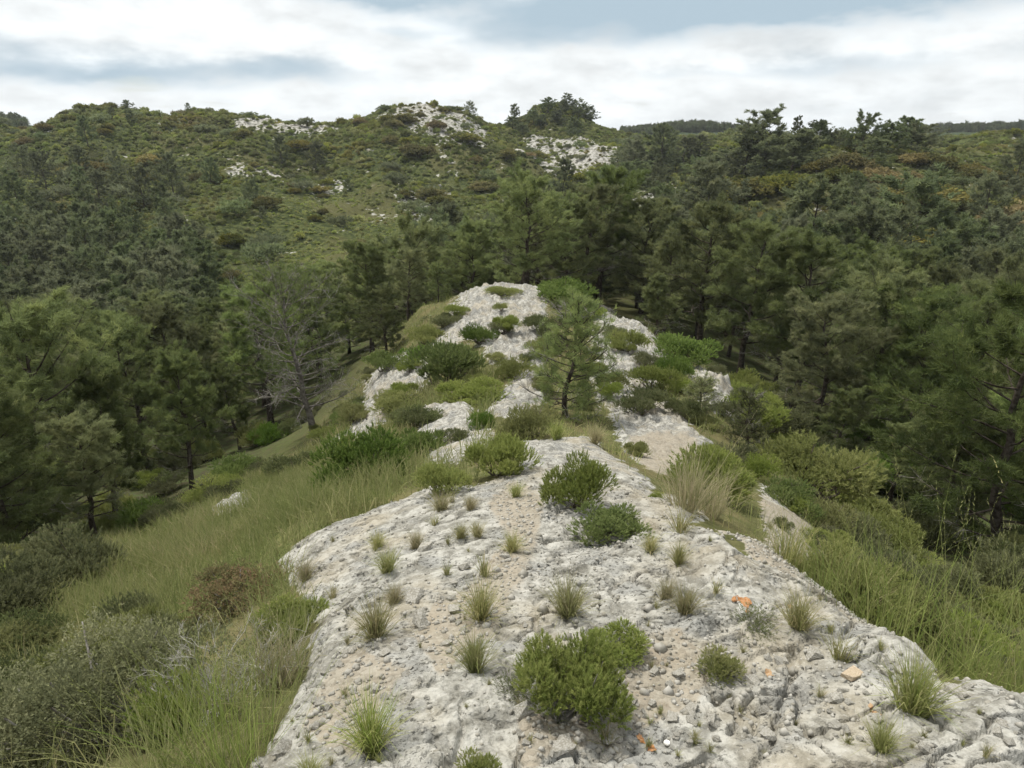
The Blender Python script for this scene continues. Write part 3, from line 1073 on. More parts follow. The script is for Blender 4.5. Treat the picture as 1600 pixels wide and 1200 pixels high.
HAND = [
    # near left wood
    (95, 15.5, 500, 'large dark pine with thick leaning trunk at the foot of the left grassy slope', 0, 1.1),
    (185, 16.5, 590, 'slim dark pine with thin trunk just right of the thick leaning trunk', 1, .9),
    (300, 19.5, 560, 'pine with short leaning trunk above the small outcrop on the left slope', 1, 1.0),
    (10, 20, 500, 'dark pine filling the left edge of the photo behind the thick leaning trunk', 2, 1.1),
    (-20, 12.0, 640, 'low dark pine at the left edge in front of the thick leaning trunk', 0, 1.3),
    (45, 12.5, 590, 'dark pine with low crown on the slope between the left edge and the leaning trunk', 2, 1.15),
    (150, 14.0, 650, 'small dark pine below the gap between the thick trunk and the slim pine', 3, 1.2),
    (-70, 15.5, 560, 'dark pine cut off by the left edge of the photo, low on the slope', 2, 1.1),
    (235, 24, 520, 'bushy pine between the slim dark pine and the leaning one, further back', 0, 1.0),
    (375, 25.5, 575, 'small pine left of the grey bare pine at the edge of the wood', 3, 1.0),
    (605, 25.5, 452, 'dark pine with curved trunk just right of the grey bare pine', 2, 1.15),
    (685, 28.5, 412, 'dark rounded pine against the left flank of the rocky knoll', 0, 1.1),
    (640, 32, 388, 'pine standing behind the curved dark pine left of the knoll', 1, 1.1),
    # behind the knoll
    (810, 32, 282, 'broad tall pine standing on top of the rocky knoll in the centre', 2, 1.25),
    (885, 35, 318, 'yellowish green pine right of the broad pine on the knoll', 0, 1.15),
    (735, 37, 345, 'pine just left of the broad pine on the knoll', 1, 1.1),
    (935, 42, 268, 'tall dark pine rising highest behind the rocky knoll', 3, 1.1),
    (1000, 41, 318, 'dark pine behind the small cone shaped pine on the ridge flank', 0, 1.2),
    # right wood
    (1095, 33, 318, 'tall pine with visible dark trunk at the near edge of the right wood', 1, 1.15),
    (1155, 30, 352, 'tall dark pine right of the small cone shaped pine, bare trunk below', 3, 1.1),
    (1238, 28, 378, 'pine with several straight bare trunks showing at the right wood edge', 1, 1.15),
    (1330, 25, 430, 'large pine with bare grey lower twigs in the right wood', 2, 1.15),
    (1420, 23, 470, 'dense green pine in the right wood, left of the nearest right pine', 0, 1.15),
    (1300, 20, 610, 'low pine at the foot of the right flank below the bare trunks', 3, 1.2),
    (1570, 13.5, 470, 'large nearest pine with pale branches at the right edge', 2, 1.15),
    (1470, 15.5, 640, 'low spreading pine in front of the nearest right pine', 0, 1.35),
    (1670, 15, 450, 'pine cut off by the right edge of the photo', 0, 1.1),
    (1390, 17.5, 660, 'small pine low in the right ravine behind the long grass', 3, 1.25),
]
for (u, D, v, lab, k_, wd_) in HAND:
    pine_at(u, D, v, lab, None, NEAR[k_], wd_)
pine_at(1020, 25.5, 425, 'small cone shaped light green pine on the right flank of the knoll', None, CONE, 1.25)
pine_at(490, 21, 418, 'grey almost leafless pine with pale twigs left of the ridge', None, BARE, 1.05, 'bare_pine_tree')
h_, px_ = on_ground(886, 650)
put_pine(YOUNG, h_, 178 * px_, 'thin young pine with see-through crown on the middle of the ridge', None, 1.2, 'young_pine_tree')
h_, px_ = on_ground(1088, 652)
put_pine(YOUNG, h_, 66 * px_, 'tiny pine sapling right of the thin young pine on the ridge flank', None, 1.5, 'young_pine_tree')
h_, px_ = on_ground(1165, 700)
put_pine(YOUNG, h_, 95 * px_, 'young pine sapling lower on the right flank near the scree', None, 1.1, 'young_pine_tree')
FARHAND = [
    (1412, 58, 290, 'broad dark pine standing above the small clearing at right', 2, 1.5),
    (1345, 50, 328, 'grey green pine just left of the broad dark pine at right', 0, 1.2),
    (1245, 60, 290, 'rounded grey pine in the middle of the right slope', 0, 1.3),
    (1100, 75, 258, 'pale grey pine on the ridge right of the white rocks', 3, 1.2),
    (1195, 110, 180, 'largest bushy pine clump on the right skyline', 2, 1.5),
    (1163, 112, 196, 'pine at the left end of the right skyline group', 0, 1.2),
    (1242, 113, 184, 'slender small pine on the skyline right of the bushy clump', 4, .8),
    (1276, 110, 189, 'pine with open crown third along the right skyline group', 1, 1.1),
    (1345, 108, 182, 'big dark windswept pine on the right skyline', 2, 1.2),
    (1318, 112, 204, 'low pine just left of the windswept pine on the skyline', 0, 1.2),
    (1422, 112, 190, 'pine alone at the right end of the skyline group', 1, 1.1),
    (735, 203, 161, 'pine on the saddle right of the pale rocky summit', 2, 1.2),
    (805, 224, 164, 'small pine at the left end of the wooded summit', 4, 1.1),
    (856, 229, 156, 'pine at the top of the wooded summit', 1, 1.3),
    (878, 230, 160, 'pine next to the highest pine on the wooded summit', 2, 1.3),
    (903, 230, 172, 'pine on the right shoulder of the wooded summit', 0, 1.3),
    (915, 231, 180, 'lowest pine on the right end of the wooded summit', 3, 1.2),
    (295, 196, 161, 'single dark pine on the left skyline', 1, .9),
    (200, 196, 157, 'low bushy pine at the highest point of the left skyline', 3, 1.6),
    (132, 185, 170, 'pine at the left of the dark group below the left skyline', 2, 1.2),
    (176, 178, 168, 'tall pine in the dark group below the left skyline', 1, 1.2),
    (206, 176, 172, 'pine at the right of the dark group below the left skyline', 0, 1.2),
    (70, 170, 190, 'pine on the left hill near the left edge of the skyline', 0, 1.2),
    (410, 100, 322, 'dark pine alone at the foot of the open green slope', 0, 1.1),
    (398, 109, 283, 'grey pine uphill of the lone pine by the open green slope', 2, 1.1),
    (545, 131, 280, 'small dark pine alone on the open green slope', 3, 1.2),
    (190, 124, 262, 'dark pine on the open left hillside under the skyline group', 2, 1.1),
    (72, 132, 278, 'pine on the left hillside near the left edge', 1, 1.1),
    (440, 152, 214, 'grey pine under the pale crest rocks of the left hill', 3, 1.2),
    (494, 150, 224, 'grey pine right of the one under the pale crest rocks', 0, 1.1),
    (330, 128, 248, 'grey pine in the middle of the left hillside', 4, 1.1),
    (275, 88, 350, 'dark pine in the pair beside the open green slope, left one', 2, 1.1),
    (318, 87, 352, 'dark pine in the pair beside the open green slope, right one', 0, 1.2),
    (942, 165, 232, 'pine in front of the white rock band', 1, 1.0),
    (990, 150, 222, 'dark pine at the right end of the white rock band', 2, 1.3),
    (1030, 150, 196, 'pine on the ridge right of the white rock band', 1, 1.2),
]
for (u, D, v, lab, k_, wd_) in FARHAND:
    pine_at(u, D, v, lab, None, FARP[k_], wd_)

for (n_, ua, ub, da, db, ha, hb, lab, grp) in [
    (16, 795, 925, 206, 228, 2.6, 4.2, 'dark pine on the flank of the wooded summit', 'pines on the wooded summit'),
    (16, 945, 1135, 118, 165, 3.0, 5.0, 'dark pine on the ridge right of the white rock band', 'pines on the ridge right of the white rocks'),
    (12, 1140, 1440, 98, 118, 3.0, 5.0, 'low pine below the pines of the right skyline', 'pines below the right skyline')]:
    for q_ in range(n_):
        u_ = ua + (ub - ua) * (q_ + prng.uniform(.1, .9)) / n_
        D_ = prng.uniform(da, db)
        loc, px = at(u_, D_)
        ordn = ['first', 'second', 'third', 'fourth', 'fifth', 'sixth', 'seventh', 'eighth', 'ninth', 'tenth', 'eleventh', 'twelfth', 'thirteenth', 'fourteenth', 'fifteenth', 'sixteenth'][q_]
        put_pine(prng.choice(FARP), loc, prng.uniform(ha, hb), f'{lab}, {ordn} from the left', grp, prng.uniform(1.5, 2.0))

# the woods: scattered with a minimum spacing, nearest ones as single trees, the farthest as one mass
wrng = np.random.default_rng(21)


def proj_u(x, y, z):
    return 800 + F * x / (y * cp - (z - EYE) * sp)


cand = []
for zone, (x0, x1, y0, y1, n_) in {
    'left': (-95, -5, 17, 190, 9000), 'centre': (-8, 30, 31, 115, 2500), 'right': (7, 90, 12, 118, 6500)}.items():
    X = wrng.uniform(x0, x1, n_); Y = wrng.uniform(y0, y1, n_)
    order = np.argsort(Y)
    for i in order:
        cand.append((zone, X[i], Y[i]))
cx = np.array([c[1] for c in cand]); cy = np.array([c[2] for c in cand])
cz = ground(cx, cy)
cu = proj_u(cx, cy, cz)
pts = [(a, b) for a, b, _ in ALLP]
wood_trees = []
for i, (zone, x, y) in enumerate(cand):
    u = cu[i]
    if u < -240 or u > 1840:
        continue
    sp_ = 2.7 if y < 60 else 3.6
    if zone == 'left':
        if y < 33 and x > -9.5 - .1 * (y - 17):
            continue
        if x > -7.5 and y < 40:
            continue
        if y < 30 and x > -13.5 and y < 24:
            continue
        if y > 60 and u > 345 - (y - 60) * .9 and not (y < 72 and u > 520):
            continue
        if y > 44 and 335 < u < 665:
            continue
        if y > 92:
            sp_ = 8.5 if y < 130 else 14
            if u > 420:
                continue
    elif zone == 'centre':
        if y < 38 and x < 8 and x > -4.5:
            continue
        if u < 590 or u > 1140:
            continue
        if y > 60 and u < 700 + (y - 60) * 6:
            continue
        if y > 75:
            sp_ = 7
    else:
        if x < 9.5 + max(0, (24 - y)) * .25 and y < 40:
            continue
        if y < 19 and x < 11.5:
            continue
        if y > 62:
            sp_ = 13
        if abs(u - 1415) < 60 and 50 < y < 64:
            continue
    ok = True
    for (a, b) in pts:
        if (a - x) ** 2 + (b - y) ** 2 < sp_ * sp_:
            ok = False
            break
    if not ok:
        continue
    pts.append((x, y))
    wood_trees.append((y, x, cz[i], zone, u))
wood_trees.sort()
n_single = 300 - len(bpy.data.objects) * 0 - len(HAND) - len(FARHAND) - 49
PLACE = {'left': [(60, 'at the left edge'), (190, 'above the thick leaning trunk'), (310, 'above the slim trunks'), (430, 'left of the bare pine'), (560, 'over the bare pine'), (9999, 'over the junipers')],
         'centre': [(720, 'left of the knoll'), (840, 'over the knoll top'), (960, 'right of the knoll top'), (9999, 'over the cone shaped pine')],
         'right': [(1130, 'left end'), (1250, 'above the scree'), (1370, 'over the ravine'), (1490, 'over the low spreading pine'), (9999, 'at the right edge')]}
LAB = {
    'left': [(24, 'pine in the front rows of the left wood', 'pines of the left wood, nearest rows'),
             (34, 'pine in the second rows of the left wood', 'pines of the left wood, second rows'),
             (48, 'pine on the left valley floor', 'pines on the left valley floor'),
             (66, 'pine low on the left hillside', 'pines on the lower left hillside'),
             (94, 'pine in the upper left wood', 'pines in the upper belt of the left wood'),
             (999, 'pine on the left hill', 'scattered pines on the left hill')],
    'centre': [(44, 'pine close behind the knoll', 'pines close behind the knoll'),
               (60, 'pine in the dip behind the knoll', 'pines in the dip behind the knoll'),
               (999, 'pine on the ridge below the white rocks', 'pines on the ridge behind the knoll')],
    'right': [(28, 'pine in the right wood, front rows', 'pines of the right wood, front rows'),
              (42, 'pine in the right wood, middle rows', 'pines in the middle of the right wood'),
              (60, 'pine in the right wood, back rows', 'pines at the back of the right wood'),
              (999, 'pine scattered on the right hillside', 'scattered pines on the right hillside')]}
rest = []
for i, (y, x, z, zone, u) in enumerate(wood_trees):
    hgt = wrng.uniform(4.2, 6.4) if y < 70 else wrng.uniform(3.8, 6.2)
    if zone == 'centre' and y > 60:
        hgt *= .8
    if i < n_single:
        lab, grp = next((b, c) for a, b, c in LAB[zone] if y < a)
        wide = wrng.uniform(.95, 1.3)
        big = 'tall' if hgt > 5.7 else ('small' if hgt < 4.9 else 'medium')
        fat = 'broad' if wide > 1.18 else ('slender' if wide < 1.06 else 'rounded')
        spot = next(t_ for lim, t_ in PLACE[zone] if u < lim)
        put_pine(prng.choice(NEAR if y < 44 else FARP), (x, y, z), hgt, f'{big} {fat} {lab}, {spot}', grp, wide)
    else:
        rest.append((x, y, z - .05, hgt / 5.5, wrng.uniform(0, 6.28), wrng.integers(0, len(FARP))))


def mass(name, pts_, protos, label, cat):
    """one object that repeats plant shapes over many points; protos: list of lists of visible objects"""
    a = np.array(pts_, float)
    me = bpy.data.meshes.new(name)
    me.vertices.add(len(a))
    me.vertices.foreach_set('co', a[:, :3].astype(np.float32).ravel())
    for nm, col in (('size', a[:, 3]), ('turn', a[:, 4])):
        q = me.attributes.new(nm, 'FLOAT', 'POINT'); q.data.foreach_set('value', col.astype(np.float32))
    q = me.attributes.new('sort', 'INT', 'POINT'); q.data.foreach_set('value', a[:, 5].astype(np.int32))
    o = link(name, me)
    ng = bpy.data.node_groups.new(name, 'GeometryNodeTree')
    ng.interface.new_socket('Geometry', in_out='INPUT', socket_type='NodeSocketGeometry')
    ng.interface.new_socket('Geometry', in_out='OUTPUT', socket_type='NodeSocketGeometry')
    k = NT(ng)
    gi = k.n('NodeGroupInput'); go = k.n('NodeGroupOutput'); join = k.n('GeometryNodeJoinGeometry')

    def named(nm, dt):
        x_ = k.n('GeometryNodeInputNamedAttribute', data_type=dt)
        x_.inputs['Name'].default_value = nm
        return x_.outputs['Attribute']
    size, turn, srt = named('size', 'FLOAT'), named('turn', 'FLOAT'), named('sort', 'INT')
    rot = k.n('ShaderNodeCombineXYZ'); k.l(turn, rot.inputs[2])
    e2r = k.n('FunctionNodeEulerToRotation'); k.l(rot.outputs[0], e2r.inputs[0])
    for i_, objs in enumerate(protos):
        cmp_ = k.n('FunctionNodeCompare', data_type='INT', operation='EQUAL')
        k.l(srt, cmp_.inputs[2]); cmp_.inputs[3].default_value = i_
        for ob in objs:
            oi = k.n('GeometryNodeObjectInfo', transform_space='ORIGINAL')
            oi.inputs['Object'].default_value = ob
            oi.inputs['As Instance'].default_value = True
            ip = k.n('GeometryNodeInstanceOnPoints')
            k.l(gi.outputs[0], ip.inputs['Points']); k.l(cmp_.outputs[0], ip.inputs['Selection'])
            k.l(oi.outputs['Geometry'], ip.inputs['Instance']); k.l(e2r.outputs[0], ip.inputs['Rotation']); k.l(size, ip.inputs['Scale'])
            k.l(ip.outputs[0], join.inputs[0])
    k.l(join.outputs[0], go.inputs[0])
    md_ = o.modifiers.new('scatter', 'NODES'); md_.node_group = ng
    o['kind'] = 'stuff'
    return tag(o, label, cat)


def parts_with_mesh(me_dict):
    res = []
    for key in ('trunk', 'crown', 'foliage'):
        if key in me_dict:
            for o in COL.objects:
                if o.type == 'MESH' and o.data == me_dict[key]:
                    res.append(o); break
    return res


for (ua, ub, da, db, n_) in [(970, 1170, 380, 450, 800), (1400, 1740, 400, 490, 1300), (-140, 50, 280, 335, 260)]:
    D_ = wrng.uniform(da, db, n_); x_ = (wrng.uniform(ua, ub, n_) - 800) / F * D_ * .95
    for x, y, z in zip(x_, D_, ground(x_, D_)):
        rest.append((x, y, z - .1, wrng.uniform(.5, .85), wrng.uniform(0, 6.28), wrng.integers(0, len(FARP))))
if rest:
    mass('distant_pine_wood', rest, [parts_with_mesh(p[0]) for p in FARP], 'far pines merging into one grey green wood on the hillsides', 'pine wood')

# ------------------------------------------------------------------ shrubs of the ridge
JUN = [make_shrub(401 + i, 'juniper', 2500, 6, .040, .014, lobes=15, spike=True, up=.8, spread=.40, shell=.50, lobe_r=(.15, .36)) for i in range(3)]
GOR = [make_shrub(411 + i, 'gorse', 2200, 6, .046, .010, lobes=14, spike=True, up=1.0, spread=.40, shell=.35, lobe_r=(.14, .34)) for i in range(3)]
OLI = [make_shrub(421 + i, 'olive', 1800, 6, .042, .011, lobes=14, spike=True, up=.9, spread=.45, shell=.35, lobe_r=(.14, .34)) for i in range(2)]
srng = random.Random(9)


def shrub(u, v, hpx, wpx, proto, label, name='shrub', cat='shrub', group=None):
    h, px = on_ground(u, v)
    return thing(name, h - np.array([0, 0, .02]), (wpx * px / 1.25, wpx * px / 1.25, hpx * px / .95), srng.uniform(0, 6.28), label, cat, group, proto)


J, Gs, O = 'juniper_bush', 'green_shrub', 'olive_shrub'
for (u, v, hp, wp, pr, nm, lab) in [
    (565, 758, 100, 140, JUN[0], J, 'largest dark green juniper bush, left of the rocky path'),
    (655, 716, 58, 85, JUN[1], J, 'dark juniper bush touching the right side of the largest juniper'),
    (705, 597, 82, 112, JUN[2], J, 'tall dark green juniper on the left side of the rocky knoll'),
    (750, 535, 36, 55, JUN[0], J, 'small dark juniper above the tall juniper on the knoll'),
    (425, 692, 36, 55, JUN[1], J, 'round green juniper on the grass left of the bare pine'),
    (545, 664, 42, 55, JUN[2], J, 'small dark juniper at the foot of the bare pine, ridge side'),
    (1052, 596, 56, 56, JUN[0], J, 'ball shaped green juniper on the right edge of the ridge'),
    (1068, 566, 52, 100, JUN[1], J, 'dark juniper hedge behind the ball shaped juniper'),
    (875, 472, 42, 92, JUN[2], J, 'wide green juniper on top of the rocky knoll'),
    (1240, 795, 52, 84, JUN[0], J, 'dark green juniper low on the right flank above the long grass'),
    (1265, 735, 64, 110, OLI[0], O, 'dull dark shrub on the right flank above the ravine'),
    (950, 836, 58, 112, JUN[1], J, 'bright green low juniper on the rock brow in front of the saddle'),
    (598, 578, 34, 60, JUN[2], J, 'dark juniper beside the curved pine trunk'),
    (752, 668, 30, 40, JUN[0], J, 'small very dark juniper at the left end of the path shrubs'),
    (690, 772, 72, 92, GOR[0], Gs, 'green shrub mixed with long grass right of the largest juniper'),
    (780, 742, 84, 112, GOR[1], Gs, 'broad green shrub on the left edge of the upper path'),
    (825, 685, 62, 105, GOR[2], Gs, 'green shrub below the thin young pine, left side'),
    (900, 790, 92, 118, GOR[0], Gs, 'leafy green shrub on the middle of the rock crest'),
    (1112, 775, 96, 150, GOR[1], Gs, 'wide yellow green shrub on the right edge of the crest'),
    (1150, 730, 50, 90, OLI[1], O, 'olive shrub behind the wide yellow green shrub'),
    (980, 548, 40, 62, GOR[2], Gs, 'yellow green shrub on the right shoulder of the knoll'),
    (1018, 608, 52, 82, GOR[0], Gs, 'yellow green shrub left of the ball shaped juniper'),
    (1004, 646, 48, 84, OLI[0], O, 'brownish olive shrub in the dip right of the young pine'),
    (1070, 650, 40, 60, OLI[1], O, 'grey olive shrub beneath the tiny pine sapling'),
    (735, 628, 40, 125, GOR[1], Gs, 'low spreading shrub below the tall juniper on the knoll'),
    (800, 590, 38, 66, GOR[2], Gs, 'low green shrub left of the thin young pine'),
    (850, 520, 34, 70, OLI[0], O, 'olive shrub on the bare crown of the knoll'),
    (785, 462, 20, 62, GOR[0], Gs, 'flat yellow green shrub on the very top of the knoll'),
    (920, 500, 32, 60, GOR[1], Gs, 'green shrub just right of the knoll top'),
    (955, 530, 30, 50, OLI[1], O, 'small olive shrub on the pale rock right of the young pine'),
    (620, 640, 30, 90, GOR[2], Gs, 'low shrub on the left flank between two pale outcrops'),
    (655, 660, 28, 80, OLI[0], O, 'low olive shrub in the hollow left of the path'),
    (700, 690, 26, 60, OLI[1], O, 'small brownish shrub above the dark juniper pair'),
    (460, 740, 36, 90, OLI[0], O, 'grey olive shrub at the top of the left grassy slope'),
    (1185, 745, 44, 70, GOR[2], Gs, 'green shrub at the lower right of the scree'),
    (1310, 790, 60, 110, OLI[1], O, 'dark olive shrub down in the right ravine'),
    (1260, 690, 40, 70, OLI[0], O, 'low shrub in front of the straight bare trunks'),
    (692, 507, 24, 60, OLI[1], O, 'upper olive shrub on the left shoulder of the knoll'),
    (668, 533, 28, 60, GOR[0], Gs, 'middle green shrub on the left shoulder of the knoll'),
    (655, 562, 26, 56, JUN[1], J, 'lower dark juniper on the left shoulder of the knoll'),
    (950, 618, 30, 50, GOR[1], Gs, 'small green shrub right beside the young pine stem'),
    (760, 610, 26, 50, GOR[0], Gs, 'small green shrub at the foot of the knoll path'),
]:
    shrub(u, v, hp, wp, pr, lab, nm, 'shrub')

def describe(pr, size, f, lab):
    hue = 'dark green' if pr in JUN else ('yellow green' if pr in GOR else 'olive')
    big = 'large' if size > 1.1 else ('small' if size < .7 else 'medium')
    side = 'left part' if f < .33 else ('right part' if f > .67 else 'middle')
    return f'{big} {hue} {lab}, {side}'


# smaller shrubs on the flanks
for grp, lab, n_, (ua, ub, va, vb) in [
    ('low shrubs on the left flank of the ridge', 'shrub on the left flank of the ridge', 30, (440, 660, 560, 740)),
    ('low shrubs on the knoll', 'shrub on the stony face of the knoll', 24, (700, 960, 480, 640)),
    ('low shrubs on the right flank of the ridge', 'shrub on the right flank of the ridge', 36, (960, 1290, 560, 860))]:
    c_ = 0
    while c_ < n_:
        u = srng.uniform(ua, ub); v = srng.uniform(va, vb)
        h = march(u, v, base)
        if h is None or h[1] > 29 or h[1] < 5:
            c_ += .2; continue
        w_ = srng.uniform(16, 58)
        pr = srng.choice(GOR + OLI + OLI)
        shrub(u, v, w_ * srng.uniform(.4, .7), w_, pr, describe(pr, w_ / 40, (u - ua) / (ub - ua), lab), 'low_shrub', 'shrub', grp)
        c_ += 1

for grp, lab, n_, (ua, ub, da, db), sz_ in [
    ('shrubs under the left wood', 'shrub under the pines of the left wood', 44, (-60, 440, 12, 26), (.7, 1.7)),
    ('shrubs low on the left slope', 'shrub low on the grassy slope at the left edge', 16, (-90, 110, 5.5, 11), (.7, 1.4)),
    ('shrubs behind the bottom left bush', 'shrub in the grass behind the big grey green bush', 12, (-40, 330, 3.3, 5.5), (.35, .75)),
    ('shrubs under the right wood', 'shrub under the pines of the right wood', 44, (1150, 1640, 10, 27), (.8, 2.0)),
    ('shrubs below the right rock edge', 'shrub in the ravine below the right rock edge', 34, (1270, 1700, 3.6, 9), (.5, 1.1))]:
    for _ in range(n_):
        D_ = srng.uniform(da, db)
        u_ = srng.uniform(ua, ub)
        loc, px = at(u_, D_)
        if 11 < D_ < 14 and loc[0] < 0 and loc[0] > -9:
            continue
        w_ = srng.uniform(*sz_)
        pr = srng.choice(OLI + GOR + JUN[:1] if D_ > 12 else OLI + GOR)
        thing('low_shrub', loc - np.array([0, 0, .03]), (w_ / 1.25, w_ / 1.25, w_ * srng.uniform(.5, .8)), srng.uniform(0, 6.28), describe(pr, w_ / sz_[1] * 1.5, (u_ - ua) / (ub - ua), lab), 'shrub', grp, pr)

# ------------------------------------------------------------------ foreground shrubs
FGB = make_shrub(501, 'fresh', 2700, 7, .046, .010, lobes=17, spike=True, up=.7, spread=.55, shell=.30, stems=26, stem='grey_wood', lobe_r=(.11, .28))
FGJ = make_shrub(502, 'fresh', 1400, 7, .05, .012, lobes=7, spike=True, up=1., spread=.4, shell=.4)
FGL = make_shrub(503, 'olive', 6000, 5, .026, .010, lobes=15, leaf='leaf', up=.4, spread=.7, shell=.45, stems=26, stem='grey_wood', lobe_r=(.16, .32))
FGR = make_shrub(504, 'rust', 1500, 5, .05, .018, lobes=9, leaf='leaf', up=.4, spread=.7, shell=.4, stems=14, stem='grey_wood', lobe_r=(.2, .36))
FGT = make_shrub(505, 'olive', 700, 5, .05, .008, lobes=8, spike=True, up=.9, spread=.4, shell=.3, stems=16, stem='grey_wood')
for (u, v, hp, wp, pr, nm, lab) in [
    (888, 1108, 165, 172, FGB, 'green_bush', 'dense green bush growing from the rock in the foreground centre'),
    (965, 1015, 46, 100, FGB, 'green_bush', 'low green bush with grey roots at the upper right of the foreground bush'),
    (745, 1215, 52, 76, FGJ, 'green_bush', 'bright green plant cut off by the bottom edge'),
    (1122, 1050, 44, 76, FGJ, 'green_bush', 'small fresh green plant on the gravel right of the foreground bush'),
    (190, 1150, 225, 345, FGL, 'grey_green_bush', 'big grey green bush in the lower left corner'),
    (40, 1190, 150, 240, FGL, 'grey_green_bush', 'grey green bush at the bottom of the left edge'),
    (375, 945, 78, 160, FGR, 'reddish_bush', 'reddish tinged bush above the dead grey twigs'),
    (455, 985, 60, 120, FGB, 'green_bush', 'green bush between the dead grey twigs and the rock'),
    (1172, 980, 28, 92, FGT, 'thyme_bush', 'grey green thyme bush just below the orange and white mark'),
    (270, 1140, 110, 120, FGJ, 'green_bush', 'brighter green shoot in front of the big grey green bush'),
    (800, 1085, 30, 70, FGT, 'thyme_bush', 'thin grey plants at the left foot of the foreground bush'),
]:
    shrub(u, v, hp, wp, pr, lab, nm, 'bush')
DEAD = make_dead_shrub(601)
h, px = on_ground(362, 1085)
single('dead_shrub', DEAD, h, (210 * px / 1.3, 210 * px / 1.3, 170 * px / 1.0), .4, 'tangle of dead grey twigs beside the big grey green bush', 'dead shrub')
h, px = on_ground(960, 1050)
single('dead_shrub', make_dead_shrub(602, 5), h, (70 * px / 1.3, 70 * px / 1.3, 36 * px), 2.2, 'few dead grey twigs at the right foot of the foreground bush', 'dead shrub')

# ------------------------------------------------------------------ grass tufts on the rock
TUF = [make_tuft(701 + i, 420, Wd=.012, dry=.78) for i in range(3)]
TUG = [make_tuft(711 + i, 400, mat='green_grass', Wd=.012, dry=.68, lean=.55) for i in range(2)]
TUS = [make_tuft(721 + i, 70, Wd=.026, dry=.65, lean=.6) for i in range(3)]
TUD = [make_tuft(731, 110, Wd=.014, dry=.85, lean=.55)]
trng = random.Random(3)
for (u, v, hp, pr, lab) in [
    (588, 995, 62, TUF[0], 'large straw coloured tuft leaning over the gravel path'),
    (580, 1168, 84, TUG[0], 'dense round green tuft near the bottom, left of centre'),
    (742, 1045, 62, TUG[1], 'upright green tuft beside the left of the foreground bush'),
    (752, 965, 58, TUF[1], 'pale dry tuft in the middle of the gravel path'),
    (886, 960, 62, TUG[0], 'green tuft with fine stalks above the foreground bush'),
    (1040, 936, 36, TUF[2], 'left one of the two tufts side by side left of the orange mark'),
    (1070, 956, 44, TUF[0], 'right, larger one of the two tufts left of the orange mark'),
    (1246, 980, 58, TUF[1], 'straw tuft on the rock edge right of the orange mark'),
    (1424, 1110, 96, TUG[1], 'largest straw and green tuft at the lower right rock edge'),
    (616, 942, 34, TUF[2], 'tuft just above the large straw coloured tuft'),
    (478, 906, 32, TUF[0], 'brownish tuft at the left tip of the rock'),
    (800, 862, 32, TUF[1], 'yellow tuft on the path near the rock crest'),
    (1060, 880, 36, TUF[2], 'straw tuft on the brow of the rock'),
    (1016, 862, 30, TUF[0], 'slim tuft on the brow of the rock, left of the straw one'),
    (1376, 1172, 54, TUG[0], 'thin green tuft below the small orange spot at right'),
    (1312, 1030, 52, TUD[0], 'dry wispy tuft on the pale slab at right'),
    (948, 1162, 36, TUS[0], 'small green tuft below the foreground bush'),
    (1062, 832, 48, TUD[0], 'wide pale dry tuft in front of the long yellow grass'),
    (757, 900, 38, TUS[1], 'small green tuft above the pale dry tuft'),
    (606, 892, 36, TUG[1], 'low green tuft spreading on the left slabs'),
    (650, 856, 28, TUF[1], 'right one of two small tufts high on the left slabs'),
    (590, 856, 28, TUF[2], 'left one of two small tufts high on the left slabs'),
    (690, 797, 30, TUF[0], 'tuft at the edge of the upper path below the shrubs'),
    (735, 796, 24, TUF[1], 'small tuft right of the one at the edge of the upper path'),
    (720, 840, 24, TUF[2], 'left one of the pair of tufts in the upper middle'),
    (746, 838, 26, TUF[0], 'right one of the pair of tufts in the upper middle'),
    (806, 776, 24, TUG[0], 'small green tuft on the pale path near the leafy shrub'),
    (1118, 926, 22, TUS[2], 'tiny tuft above the orange and white mark'),
    (1540, 1182, 26, TUS[1], 'tiny green tuft in the bottom right corner'),
    (520, 935, 26, TUD[0], 'dry tuft on the slab left of the gravel path'),
    (870, 686, 30, TUG[1], 'tuft on the far brow of the path, left one'),
    (930, 692, 30, TUF[1], 'tuft on the far brow of the path, right one'),
    (485, 1220, 46, TUG[0], 'green tuft cut off by the bottom edge, left of centre'),
]:
    h, px = on_ground(u, v)
    sc_ = hp * px / .80
    single('grass_tuft', pr, h, (sc_ * trng.uniform(.9, 1.15), sc_ * trng.uniform(.9, 1.15), sc_), trng.uniform(0, 6.28), lab, 'grass tuft')
c_ = 0
while c_ < 60:
    u = trng.uniform(430, 1560); v = trng.uniform(770, 1195)
    h, px = on_ground(u, v)
    a_ = np.array([h[0]]), np.array([h[1]])
    if ROCK(*a_)[0] < .6:
        c_ += .1; continue
    sc_ = trng.uniform(10, 26) * px
    single('grass_sprout', trng.choice(TUS), h, (sc_, sc_, sc_), trng.uniform(0, 6.28), 'tiny thin grass sprout in a crack of the pale rock', 'grass sprout', 'grass sprouts scattered over the foreground rock')
    c_ += 1

